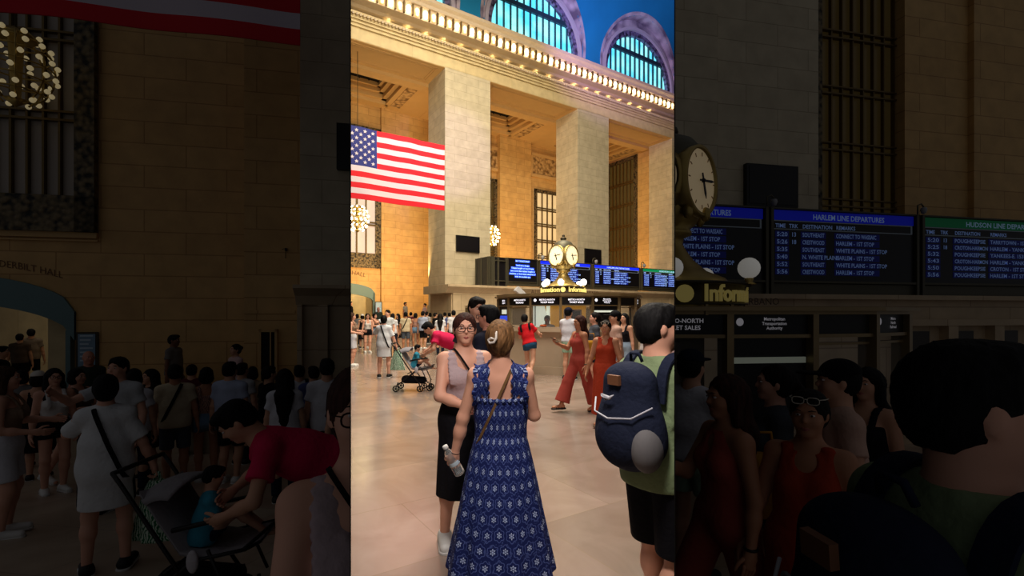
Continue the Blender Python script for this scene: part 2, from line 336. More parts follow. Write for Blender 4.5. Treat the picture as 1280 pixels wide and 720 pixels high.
# bay ceilings: soffit beam, side strips, stepped coffer, dark grille with daylight slots
for i, (a, b) in enumerate([(-12.35, -4.9), (-1.68, 5.77), (8.93, 16.44)]):
    mb = MB()
    mb.box(a-1.6, b+1.6, 0.03, 2.5, ZS-.03, ZS+.3)
    mb.box(a, b, 2.5, 3.3, ZS-.25, ZS+.3); mb.box(a, b, 7.3, 8, ZS-.0, ZS+.3); mb.box(a-1.6, a+1.1, 2.5, 8, ZS-.02, ZS+.3); mb.box(b-1.1, b+1.6, 2.5, 8, ZS-.02, ZS+.3)
    for q in (.35, .5): mb.box(a+q, b-q, .3+q-.35, .36+q-.35, ZS-.06, ZS); mb.box(a+q, b-q, 2.14-q+.35, 2.2-q+.35, ZS-.06, ZS); mb.box(a+q, a+q+.06, .3+q-.35, 2.2-q+.35, ZS-.06, ZS); mb.box(b-q-.06, b-q, .3+q-.35, 2.2-q+.35, ZS-.06, ZS)
    W.put(mb, 'ceiling_beam', M_warm, 'c', kind='structure')
    mb = MB()
    for sgn in (0, 1):
        x0, x1 = (a+.25, a+.95) if sgn == 0 else (b-.95, b-.25); mb.box(x0, x1, 3.5, 7.1, ZS-.06, ZS-.02)
    W.put(mb, 'ceiling_relief', M_carve, 'c', kind='structure')
    mb = MB(); x0, x1, y0, y1, z = a+1.1, b-1.1, 3.3, 7.3, ZS
    for k in range(4):
        st = (.22, .3, .28, .2)[k]; hh = (.3, .35, .3, .25)[k]
        for bx in ((x0, x0+st, y0, y1), (x1-st, x1, y0, y1), (x0, x1, y0, y0+st), (x0, x1, y1-st, y1)): mb.box(*bx, z-.04+k*.01, z+hh)
        x0 += st; x1 -= st; y0 += st; y1 -= st; z += hh-.05
        mb.box(x0-.07, x0, y0, y1, z-.1, z-.04); mb.box(x1, x1+.07, y0, y1, z-.1, z-.04)
    W.put(mb, 'ceiling_coffer', M_mold if i == 9 else M_warm, 'c', kind='structure')
    mb = MB(); mb.box(x0-.1, x1+.1, y0-.1, y1+.1, z+.1, z+.25)
    for q in range(6): mb.box(x0+(x1-x0)*q/5-.04, x0+(x1-x0)*q/5+.04, y0, y1, z, z+.1)
    W.put(mb, 'ceiling_grille', M_dark, 'c', kind='structure')
    mb = MB()
    for q in range(5):
        if q % 2 == 0:
            xx = x0+(x1-x0)*(q+.2)/5
            for yy in (.25, .62): mb.box(xx, xx+(x1-x0)*.11, y0+(y1-y0)*yy, y0+(y1-y0)*(yy+.18), z+.07, z+.09)
    W.put(mb, 'ceiling_skylight', mat('daylight_slot', rgb(180, 190, 190), .4, emis=.7, ecol=rgb(170, 190, 190)), 'c', kind='structure')
# entablature profile, extruded along the wall
def zz(y, t): return W.z(640, y, t)
prof = [(0, ZS), (0, zz(97, 0)), (-.12, zz(96, -.12)), (-.12, zz(92.5, -.12)), (-.22, zz(92, -.22)), (-.22, zz(88.5, -.22)), (-.34, zz(88, -.34)), (-.34, zz(84, -.34)), (-.44, zz(83, -.44)), (-.44, zz(80.5, -.44)), (0, zz(82, 0)+.1), (0, zz(72, 0)), (0, zz(72, 0)+.02), (1.2, zz(72, 0)+.02), (1.2, ZS)]
mb = MB(); mb.prism(prof[:11]+[(1.2, prof[10][1]), (1.2, ZS)], 'x', -20, 26); W.put(mb, 'trim_5', M_frz, 'c', kind='structure')
zf1 = prof[10][1]; zf2 = zz(71, 0)
mb = MB(); mb.box(-20, 26, .05, 1.2, zf1, zf2+1.6); W.put(mb, 'wall_frieze', M_frz, 'c', kind='structure')
# grey key-pattern moulding below the lit frieze
mb = MB()
for k in range(230): s0 = -20+k*.2; mb.box(s0, s0+.11, -.52, -.4, zz(82, -.44)-.14, zz(82, -.44)-.02)
W.put(mb, 'trim_6', M_mold, 'c', kind='structure')
tc = -1.0; zb = zz(66, tc); zt = zz(52, tc)
prof2 = [(0.1, zb-.1), (-.3, zb-.1), (-.45, zb), (tc, zb+.02), (tc, zt), (tc-.12, zt+.03), (tc-.12, zt+.22), (tc-.3, zt+.32), (tc-.3, zt+.52), (.8, zt+.6), (.8, zb-.1)]
mb = MB(); mb.prism(prof2, 'x', -20, 26); W.put(mb, 'trim_7', M_mold, 'c', kind='structure')
# sockets and bulbs in the cornice
M_bulbw = mat('bulb_white', (1, .9, .7, 1), .3, emis=9, ecol=(1, .86, .55, 1))
M_bulby = mat('bulb_amber', (1, .75, .35, 1), .3, emis=3.2, ecol=(1, .66, .25, 1))
sock = MB(); zc_ = (zb+zt)/2
sm = MB(); 
me_w = None; first = {}
k = 0; sp = .505
ss = -16.0
while ss < 18:
    sock.box(ss-.04, ss+.04, tc-.16, tc+.02, zb+.05, zt-.05)
    kind = 'w' if k % 2 == 0 else 'a'
    if kind not in first:
        b = MB(); b.ball((0, -.02, 0), (.13, .1, .17), 10, 7); b.ball((0, -.03, -.2), (.1, .08, .1), 8, 5)
        o = b.build('cornice_bulb', M_bulbw if kind == 'w' else M_bulby); first[kind] = o
    else: o = first[kind].copy(); COL.objects.link(o)
    o.location = W.world(ss+sp/2, tc-.1, zc_); o.rotation_euler = (0, 0, W.ang)
    a = (o.location.x/o.location.y)
    if PL+.003 < a < PR-.003 and o.location.z < CH+.66*o.location.y+.3: tag(o, ('bright white' if kind == 'w' else 'dimmer amber')+' bulb in the cornice row under the arched windows', 'light bulb', 'bulbs along the cornice, '+('white' if kind == 'w' else 'amber'))
    else:
        if o is first[kind]: first.pop(kind)
        bpy.data.objects.remove(o)
    ss += sp; k += 1
W.put(sock, 'trim_8', M_bronze, 'c', kind='structure')
for q in range(20):
    s0 = -8.5+q*1.15; p = W.world(s0, tc+.62, zb-.16)
    spot('cornice_glow', p, W.world(s0, .12, zf1-.2), 95, 34, (1, .86, .5), 1, .05)
# upper wall with arched windows, relief rings and the blue vault between the hoods
ZU = 20.8; TU = .6; LUN = [-8.2, 2.4, 13.05]; RW = 3.62; RH = 4.3; STI = .1
def arcpts(c, r, n=28): return [(c+r, ZU-.5)]+[(c+r*math.cos(PI*k/n), ZU+STI+r*math.sin(PI*k/n)) for k in range(n+1)]+[(c-r, ZU-.5)]
def ring(mb, c, r0, r1, t0, t1, n=28):
    A = arcpts(c, r0, n); B_ = arcpts(c, r1, n); vs = []
    for a, b in zip(A, B_): vs += [(a[0], t0, a[1]), (b[0], t0, b[1]), (b[0], t1, b[1]), (a[0], t1, a[1])]
    mb.add(vs, [(i*4+k, i*4+(k+1) % 4, i*4+4+(k+1) % 4, i*4+4+k) for i in range(len(A)-1) for k in range(4)])
M_sky = mat('lunette_glass', rgb(90, 210, 220), .2, emis=1.35, ecol=rgb(105, 225, 232), noise=.25, nscale=.7)
nt = M_sky.node_tree; ns = [n for n in nt.nodes if n.type == 'MIX'][0]; 
nz = [n for n in nt.nodes if n.type == 'TEX_NOISE'][0]; rp = nt.nodes.new('ShaderNodeValToRGB')
rp.color_ramp.elements[0].color = rgb(70, 190, 222); rp.color_ramp.elements[0].position = .35; rp.color_ramp.elements[1].color = rgb(160, 240, 232); rp.color_ramp.elements[1].position = .62
nt.links.new(nz.outputs['Fac'], rp.inputs[0]); nt.links.new(rp.outputs[0], nt.nodes['Principled BSDF'].inputs['Emission Color'])
for i, c in enumerate(LUN):
    r = empty('window_%d' % (5+i), W.loc, W.ang, kind='structure')
    g = MB(); P_ = arcpts(c, RW); g.add([(a, TU+.35, b) for a, b in P_]+[(a, TU+.4, b) for a, b in P_], [list(range(len(P_))), list(range(len(P_), 2*len(P_)))])
    W.put(g, 'glass', M_sky, 'c', r)
    m = MB(); nb = 13
    for k in range(1, nb):
        x = -RW+2*RW*k/nb; h = math.sqrt(RW*RW-x*x)+STI; m.box(c+x-.035, c+x+.035, TU+.18, TU+.34, ZU-.5, ZU+h)
    h2 = RW*.55; wv = math.sqrt(RW*RW-h2*h2); m.box(c-wv, c+wv, TU+.12, TU+.3, ZU+h2+.1, ZU+h2+.42)
    W.put(m, 'mullion', mat('lunette_bar', rgb(36, 62, 78), .5), 'c', r)
    m = MB(); ring(m, c, RW-.02, RW+.36, TU+.05, TU+.4); W.put(m, 'surround', carved('surround_relief', rgb(120, 110, 150), rgb(30, 26, 50), 5) if i == 0 else MATS['surround_relief'], 'c', r)
    m = MB(); ring(m, c, RW+.34, RW+.58, TU-.15, TU+.4); W.put(m, 'arch_moulding', M_lunp, 'c', r)
    # relief wall field
    m = MB(); ring(m, c, RW+.5, RH+1.6, TU, TU+.4); W.put(m, 'relief_wall', M_lun, 'c', r)
def vault_t(h): 
    q = min(.999, max(0, h)/17.0); return TU-.1-17*(1-math.sqrt(1-q*q))
mb = MB(); nh = 60; smin_, smax_ = -16, 24; nsn = 240
idx = {}; vs = []; fs = []
def RHb(c): return RH
for j in range(nh+1):
    h = 12*j/nh
    for i2 in range(nsn+1):
        s_ = smin_+(smax_-smin_)*i2/nsn; vs.append((s_, vault_t(h), ZU+h))
for j in range(nh):
    for i2 in range(nsn):
        s_ = smin_+(smax_-smin_)*(i2+.5)/nsn; h = 12*(j+.5)/nh
        ins = any(math.hypot(s_-c, max(0, h-STI)) < RH+.32*h*.35 for c in LUN)
        if not ins: a = j*(nsn+1)+i2; fs.append((a, a+1, a+nsn+2, a+nsn+1))
mb.add(vs, fs, True); o = W.put(mb, 'ceiling', M_blue, 'c', kind='structure')
mb = MB()
for c in LUN:      # hood bands along the edge of every lunette
    V_ = []; n = 36
    for k in range(n+1):
        th = PI*k/n
        for rr, off in ((0, .5), (.0, -.02), (.22, -.06), (.22, .5)):
            h0 = RH*math.sin(th)+STI; r_ = (RH+rr)+.112*h0; h = r_*math.sin(th)+STI
            V_.append((c+r_*math.cos(th), (TU+.1) if off == .5 else vault_t(h)+off, ZU+h))
    mb.add(V_, [(i*4+k, i*4+(k+1) % 4, i*4+4+(k+1) % 4, i*4+4+k) for i in range(n) for k in range(3)], False)
W.put(mb, 'trim_9', M_lun, 'c', kind='structure')
mb = MB(); mb.box(-20, 26, TU+.4, TU+.8, ZU-1, ZU+14); W.put(mb, 'wall_upper', M_lunp, 'c', kind='structure')
# ================================================================ ticket office block and boards
TO = -3.0
def ticket_block():
    mb = MB(); sL = W.s(562, TO); z1 = W.z(640, 358.5, TO)
    mb.box(sL+.15, 24, TO+.1, -.1, 0, z1-.45)
    mb.prism([(TO-.35, z1), (TO-.35, z1-.12), (TO-.15, z1-.3), (TO-.02, z1-.45), (0, z1-.45), (0, z1)], 'x', sL-.25, 24)
    for k in range(14):
        x = sL+.2+k*2.6; mb.box(x, x+.5, TO-.02, TO+.2, 0, z1-.45)
        mb.box(x+.5, x+2.6, TO-.0, TO+.12, z1-1.15, z1-.45); mb.box(x+.5, x+.75, TO+.0, TO+.12, .0, z1-1.15); mb.box(x+2.35, x+2.6, TO+.0, TO+.12, 0, z1-1.15)
    W.put(mb, 'wall_ticket_office', M_tick, 'c', kind='structure')
    mb = MB()
    for k in range(14):
        x = sL+.2+k*2.6; mb.box(x+.8, x+2.3, TO+.06, TO+.09, 1.0, z1-1.25)
    W.put(mb, 'window_9', mat('ticket_glass', rgb(60, 50, 36), .25, emis=.05, ecol=rgb(200, 160, 100)), 'c', kind='structure')
    return z1
ZT = ticket_block()
mb = MB(); text_on(mb, 'AUTUMN ON VANDERBANO', .38, W.s(664, TO-.4), TO-.37, W.z(705, 368.2, TO-.4), wfit=W.s(749, TO-.4)-W.s(664, TO-.4))
W.put(mb, 'trim_10', mat('letter_dark', rgb(84, 66, 50), .5), 'c', kind='structure')
M_scr = mat('screen_black', rgb(22, 20, 24), .3); M_fr = mat('board_frame', rgb(84, 80, 66), .45, .4)
def scr(n, col, e): return mat(n, rgb(*col), .5, emis=e, ecol=rgb(*col))
ROWS = [('5:20', 'SOUTHEAST', 'CONNECT TO WASSAIC'), ('5:26', 'CRESTWOOD', 'HARLEM - 1ST STOP'), ('5:35', 'SOUTHEAST', 'WHITE PLAINS - 1ST STOP'), ('5:40', 'N. WHITE PLAINS', 'HARLEM - 1ST STOP'), ('5:52', 'SOUTHEAST', 'WHITE PLAINS - 1ST STOP'), ('5:56', 'CRESTWOOD', 'HARLEM - 1ST STOP')]
ROWS2 = [('5:20', 'POUGHKEEPSIE', 'TARRYTOWN - 1ST STOP'), ('5:25', 'CROTON-HARMON', 'HARLEM - YANKEES-E. 153'), ('5:32', 'POUGHKEEPSIE', 'YANKEES-E. 153 ST'), ('5:43', 'CROTON-HARMON', 'HARLEM - YANKEES-E. 153'), ('5:50', 'POUGHKEEPSIE', 'CROTON - 1ST STOP'), ('5:56', 'POUGHKEEPSIE', 'HARLEM - 1ST STOP')]
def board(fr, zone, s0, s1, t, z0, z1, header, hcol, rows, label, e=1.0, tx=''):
    r = empty('departure_board', fr.loc, fr.ang, label, 'departure board')
    H = z1-z0; Wd = s1-s0
    m = MB(); m.box(s0, s1, t, t+.25, z0, z1); fr.put(m, 'screen', M_scr, zone, r)
    m = MB(); b = .045*H
    m.box(s0-b, s0, t-.06, t+.27, z0-.2*H, z1+.02*H); m.box(s1, s1+b, t-.06, t+.27, z0-.2*H, z1+.02*H); m.box(s0, s1, t-.05, t+.27, z1, z1+.02*H); m.box(s0, s1, t-.05, t+.27, z0-.03*H, z0)
    m.box(s0, s1, t+.02, t+.2, z0-.2*H, z0-.04*H)
    fr.put(m, 'frame', M_fr, zone, r)
    if header:
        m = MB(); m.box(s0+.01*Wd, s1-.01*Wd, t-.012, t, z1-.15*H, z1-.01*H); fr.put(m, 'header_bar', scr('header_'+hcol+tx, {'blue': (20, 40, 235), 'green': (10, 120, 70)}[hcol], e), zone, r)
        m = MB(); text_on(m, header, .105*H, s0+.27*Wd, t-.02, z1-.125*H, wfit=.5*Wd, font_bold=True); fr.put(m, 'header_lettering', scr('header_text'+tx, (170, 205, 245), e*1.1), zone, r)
        m = MB(); rh = .105*H; fs = rh*.78
        for nm, x in (('TIME', .02), ('TRK', .11), ('DESTINATION', .20), ('REMARKS', .43)): text_on(m, nm, fs*.95, s0+x*Wd, t-.01, z1-.15*H-rh, font_bold=True)
        for i, (a, c, d) in enumerate(rows):
            z = z1-.15*H-rh*(i+2.15)
            text_on(m, a, fs, s0+.03*Wd, t-.01, z, wfit=.07*Wd, font_bold=True); text_on(m, c, fs, s0+.20*Wd, t-.01, z, wfit=.0165*Wd*len(c), font_bold=True); text_on(m, d, fs, s0+.43*Wd, t-.01, z, wfit=.0158*Wd*len(d), font_bold=True)
            if i < 2: text_on(m, '1%d' % (3+i*5), fs, s0+.125*Wd, t-.01, z, font_bold=True)
        fr.put(m, 'row_lettering', scr('row_text'+tx, (150, 185, 255), e*1.1), zone, r)
        m = MB(); za, zb2 = z1-.165*H, z1-.15*H-rh*1.25
        for bx in ((s0+.01*Wd, s1-.02*Wd, za, za+.012*H), (s0+.01*Wd, s1-.02*Wd, zb2, zb2+.012*H), (s1-.03*Wd, s1-.02*Wd, zb2, za)): m.box(bx[0], bx[1], t-.012, t, bx[2], bx[3])
        fr.put(m, 'rule_border', scr('rule_line'+tx, (120, 130, 140), e*.8), zone, r)
        m = MB()
        for i in range(6):
            z = z1-.15*H-rh*(i+2.2); m.box(s0+.02*Wd, s0+.11*Wd, t-.005, t, z-.1*rh, z+.75*rh); m.box(s0+.19*Wd, s0+.36*Wd, t-.005, t, z-.1*rh, z+.75*rh); m.box(s0+.42*Wd, s0+.74*Wd, t-.005, t, z-.1*rh, z+.75*rh)
        fr.put(m, 'row_stripe', scr('row_bar'+tx, (12, 24, 110), e), zone, r)
    else:
        m = MB(); lines = rows
        for i, (tt, wd) in enumerate(lines): text_on(m, tt, .1*H, s0+.5*Wd-wd*Wd/2, t-.012, z1-.13*H-(.19 if i else 0)*H-max(0, i-1)*.125*H, wfit=wd*Wd, font_bold=True)
        fr.put(m, 'message_lettering', scr('message_text', (165, 205, 255), 1.2), zone, r)
        m = MB()
        for i, (tt, wd) in enumerate(lines):
            z = z1-.13*H-(.19 if i else 0)*H-max(0, i-1)*.125*H; m.box(s0+.5*Wd-wd*Wd/2-.03, s0+.5*Wd+wd*Wd/2+.03, t-.006, t, z-.02*H, z+.09*H)
        fr.put(m, 'message_stripe', scr('row_bar_lit', (20, 60, 200), 1), zone, r)
    return r
TB = -2.6
zb0 = W.z(640, 351.5, TB); zb1 = W.z(640, 323, TB)
MSG = [('BUY TICKETS FIRST', .48), ('Avoid extra charges.', .46), ('Tickets bought on board trains', .78), ('cost more than tickets bought at', .84), ('machines or from ticket windows or', .90), ('with the mobile app.', .54)]
board(W, 'c', W.s(635, TB), W.s(671, TB), TB, zb0, zb1, None, None, MSG, 'black message board of centred blue text, leftmost screen beside the clock')
board(W, 'c', W.s(675, TB), W.s(738, TB), TB, zb0, zb1, 'HARLEM LINE DEPARTURES', 'blue', ROWS, 'departure board with a blue header directly behind the brass clock')
board(W, 'c', W.s(742.5, TB), W.s(799, TB), TB, zb0, zb1, 'HARLEM LINE DEPARTURES', 'blue', ROWS, 'blue-headed departure board fully visible right of the brass clock')
board(W, 'c', W.s(803, TB), W.s(875, TB), TB, zb0, zb1, 'HUDSON LINE DEPARTURES', 'green', ROWS2, 'green-headed departure board at the right end of the bright hall')
# blank end cabinet at left end of the boards
r = empty('board_cabinet', W.loc, W.ang, 'blank dark glass cabinet with metal rails at the left end of the boards', 'cabinet')
m = MB(); s0, s1 = W.s(611, TB), W.s(633.5, TB); zz0, zz1 = zb0-.35, zb1+.02; m.box(s0, s1, TB+.05, TB+1.6, zz0, zz1); W.put(m, 'panel', M_scr, 'c', r)
m = MB()
for q in (0, .12, .22, .47, .93): m.box(s0+(s1-s0)*q, s0+(s1-s0)*q+.09, TB-.06, TB+.05, zz0, zz1)
for q in (.18, .86): z = zz0+(zz1-zz0)*q; m.box(s0, s1, TB-.05, TB+.05, z, z+.06)
for q in (0, .5, .95): m.box(s0-.04, s0+.04, TB+.05+q*1.5, TB+.15+q*1.5, zz0, zz1)
m.box(s0+.1*(s1-s0), s0+.3*(s1-s0), TB-.08, TB, zz0, zz1); W.put(m, 'rail', M_fr, 'c', r)
# speaker cones / security cameras
def security_camera(loc, rz, lab, zone, k=1):
    r = empty('security_camera', loc, rz, lab, 'camera')
    m = MB(); m.tube([(0, 0, 0), (0, 0, .35*k), (.18*k, 0, .42*k), (.3*k, 0, .3*k)], .03*k); m.build('bracket', M_fr, r)
    m = MB(); m.lathe([(0, -.24*k), (.08*k, -.2*k), (.12*k, -.08*k), (.1*k, .02*k), (.0, .05*k)], (.3*k, 0, .25*k), 12); m.build('dome', mat('dome_grey', rgb(150, 150, 156), .3), r)
    return r
for px in (673, 740.5, 801): security_camera(W.world(W.s(px, TB-.1), TB-.15, zb1+.02), W.ang, 'small camera on the post between boards, %s' % {673: 'left of the clock', 740.5: 'right of the clock', 801: 'beside the green header'}[px], 'c')
m = MB(); m.prism([(-.45, .5), (.35, 0), (.55, .15), (-.2, .75)], 'y', -.12, .12); o = m.build('paper_cone', mat('pale_grey', rgb(200, 200, 206), .5), None, W.world(W.s(651, TO-.5), TO-.5, ZT-.75), W.ang); tag(o, 'pale grey angled lamp hood above the booth, left of the sign', 'lamp')
# dark screens on the piers
for px, py0, py1, w0, lab in ((585, 295, 315, 29, 'small black screen mounted on the first pillar beside the flag'), (741.5, 311.5, 329, 20, 'small black screen on the pillar right of the brass clock')):
    s0, s1 = W.s(px-w0/2, -.12), W.s(px+w0/2, -.12); m = MB(); z0 = W.z(px, py1, -.12); z1 = W.z(px, py0, -.12)
    r = empty('wall_screen', W.loc, W.ang, lab, 'screen')
    m.box(s0, s1, -.14, -.02, z0, z1); W.put(m, 'housing', M_black, 'c', r)
    m = MB(); m.box(s0+.08, s1-.08, -.16, -.14, z0+.08, z1-.08); W.put(m, 'display', M_scr, 'c', r)
# ================================================================ flag
def flag(fr, t, sL, sR, zlo, zhi, zone, label):
    mb = MB(); nx, nz_ = 60, 26; Wf = sR-sL; Hf = zhi-zlo
    def P(u, v, off=0): return (sL+Wf*u, t+.03*math.sin(u*14+v*2)+.02*math.sin(u*33+1.3)*v+off, zlo+Hf*v+.008*math.sin(u*6))
    for side in (0, .02):
        vs = [P(i/nx, j/nz_, side) for j in range(nz_+1) for i in range(nx+1)]; o0 = len(mb.v)
        mb.v += vs
        for j in range(nz_):
            for i in range(nx):
                a = o0+j*(nx+1)+i; mb.f.append([a, a+1, a+nx+2, a+nx+1]); mb.sm.append(True)
                st = j//2; can = (i/nx < .4 and j >= 12)
                mb.mi.append(2 if can else (0 if st % 2 == 0 else 1))
    mb.cur = 1
    for r_ in range(9):
        for c in range(6 if r_ % 2 == 0 else 5):
            u = .4*((c*2+1+(r_ % 2))/12); v = 1-(7/13)*((r_+1)/10); R_ = .0308*Hf
            cx, _, cz = P(u, v); yy = P(u, v)[1]-.012; ps = []
            for q in range(10):
                rr = R_ if q % 2 == 0 else R_*.4; an = PI/2+q*PI/5; ps.append((cx+rr*math.cos(an), yy, cz+rr*math.sin(an)))
            mb.add([(cx, yy-.002, cz)]+ps, [(0, 1+q, 1+(q+1) % 10) for q in range(10)])
    me_m = [mat('flag_red', rgb(196, 10, 32), .8), mat('flag_white', rgb(196, 184, 196), .75), mat('flag_blue', rgb(24, 34, 110), .75)]
    o = fr.put(mb, 'flag', me_m, zone); tag(o, label, 'flag'); return o
TF = -8.45; sR = W.s(556, TF); sC = W.s(471.5, TF); sLf = sC-(sR-sC)*.4/.6
flag(W, TF, sLf, sR, W.z(556, 263, TF), W.z(556, 181.5, TF), 'c', 'large stars and stripes flag hanging before the first stone pillar')
# ================================================================ chandeliers
def chandelier(loc, R, label, e=1.0, chain=6, nb=66, hot=''):
    r = empty('chandelier', loc, 0, label, 'chandelier')
    m = MB(); m.lathe([(.0, R*1.25), (R*.18, R*1.2), (R*.5, R*1.02), (R*.55, R*.95), (R*.2, R*.9), (R*.12, -R), (R*.3, -R*1.05), (R*.06, -R*1.25), (0, -R*1.3)], seg=16)
    for z in (-.75, -.4, 0, .4, .75):
        rr = R*math.sqrt(1-z*z*.8)*.93; m.tube([(rr*math.cos(a*PI/12), rr*math.sin(a*PI/12), z*R*1.1) for a in range(24)], R*.025, 6, closed=True)
    for k in range(8):
        a = k*PI/4; m.tube([(math.cos(a)*R*.93*math.sqrt(max(.05, 1-z*z*.8)), math.sin(a)*R*.93*math.sqrt(max(.05, 1-z*z*.8)), z*R*1.1) for z in (-1, -.75, -.4, 0, .4, .75, 1)], R*.03, 6)
    m.build('body', M_brass, r)
    m = MB(); m.tube([(0, 0, R*1.2), (0, 0, R*1.2+chain)], R*.03, 6); m.build('chain', M_dkbr, r)
    bm_ = MB(); bm_.ball((0, 0, 0), R*.085, 8, 6); b0 = None
    MBm = mat('chandelier_bulb'+hot, (1, .9, .65, 1), .3, emis=14*e, ecol=(1, .8, .42, 1))
    k = 0
    for z, n in ((-.95, 7), (-.62, 12), (-.22, 14), (.2, 14), (.6, 12), (.92, 7)):
        rr = R*math.sqrt(max(.1, 1-z*z*.8))
        for q in range(n):
            a = 2*PI*(q+.5*(k % 2))/n
            if b0 is None: o = bm_.build('bulb', MBm, r); b0 = o
            else: o = b0.copy(); COL.objects.link(o); o.parent = r
            o.location = (rr*math.cos(a), rr*math.sin(a), z*R*1.12)
        k += 1
    return r
p = at(447, 273, 27.5); chandelier(p, .62, 'glowing brass globe chandelier hanging below the flag', chain=9.2)
p = at(614, 294.5, 35.5); chandelier(p, .62, 'brass globe chandelier half hidden behind the first pillar', chain=9.2)
area('passage_lamp', W.world(W.s(458, 10.5), 10.5, 6.5), W.world(W.s(452, 13), 14, 2.5), 1.6, 1, 420, (1, .8, .5))
# glowing wash lights in the bays
for (sa, tt, pw) in ((-7.2, 4.6, 400), (2.2, 4.6, 360), (12.6, 4.4, 360)):
    p = W.world(sa, tt-2.2, 4.2); area('bay_lamp', p, W.world(sa, 8.5, 7.0), 4.5, .8, pw, (1, .62, .24))
    area('bay_uplamp', W.world(sa, 3.4, 9.5), W.world(sa, 5, 16.5), 3, .8, 80, (1, .74, .38))
# ================================================================ information booth
BX, BY, BR = 1.71, 14.85, 2.15
M_boothfr = mat('booth_bronze', rgb(150, 128, 92), .35, .6, noise=.15)
M_bglass = mat('booth_interior', rgb(150, 110, 40), .5, emis=.42, ecol=rgb(196, 136, 40), noise=.35, nscale=2.5)  # amber glow put into the inner panels for the lit booth interior
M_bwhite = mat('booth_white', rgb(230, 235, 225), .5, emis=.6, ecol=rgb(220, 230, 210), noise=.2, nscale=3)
M_bglass_d = mat('dim_booth_interior', rgb(110, 84, 36), .5, noise=.35, nscale=2.5)  # dim copies of the booth materials have the darkness put into their colour
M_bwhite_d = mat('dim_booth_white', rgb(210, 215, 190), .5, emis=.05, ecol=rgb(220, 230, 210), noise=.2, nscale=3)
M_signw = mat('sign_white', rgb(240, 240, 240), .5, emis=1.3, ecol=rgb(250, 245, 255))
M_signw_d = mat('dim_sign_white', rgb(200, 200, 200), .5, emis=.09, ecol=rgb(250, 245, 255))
M_pane = mat('clear_glass', (1, 1, 1, 1), .05, trans=.0, alpha=.04)
M_screen = mat('timetable_screen', rgb(30, 60, 200), .4, emis=.7, ecol=rgb(50, 80, 230))
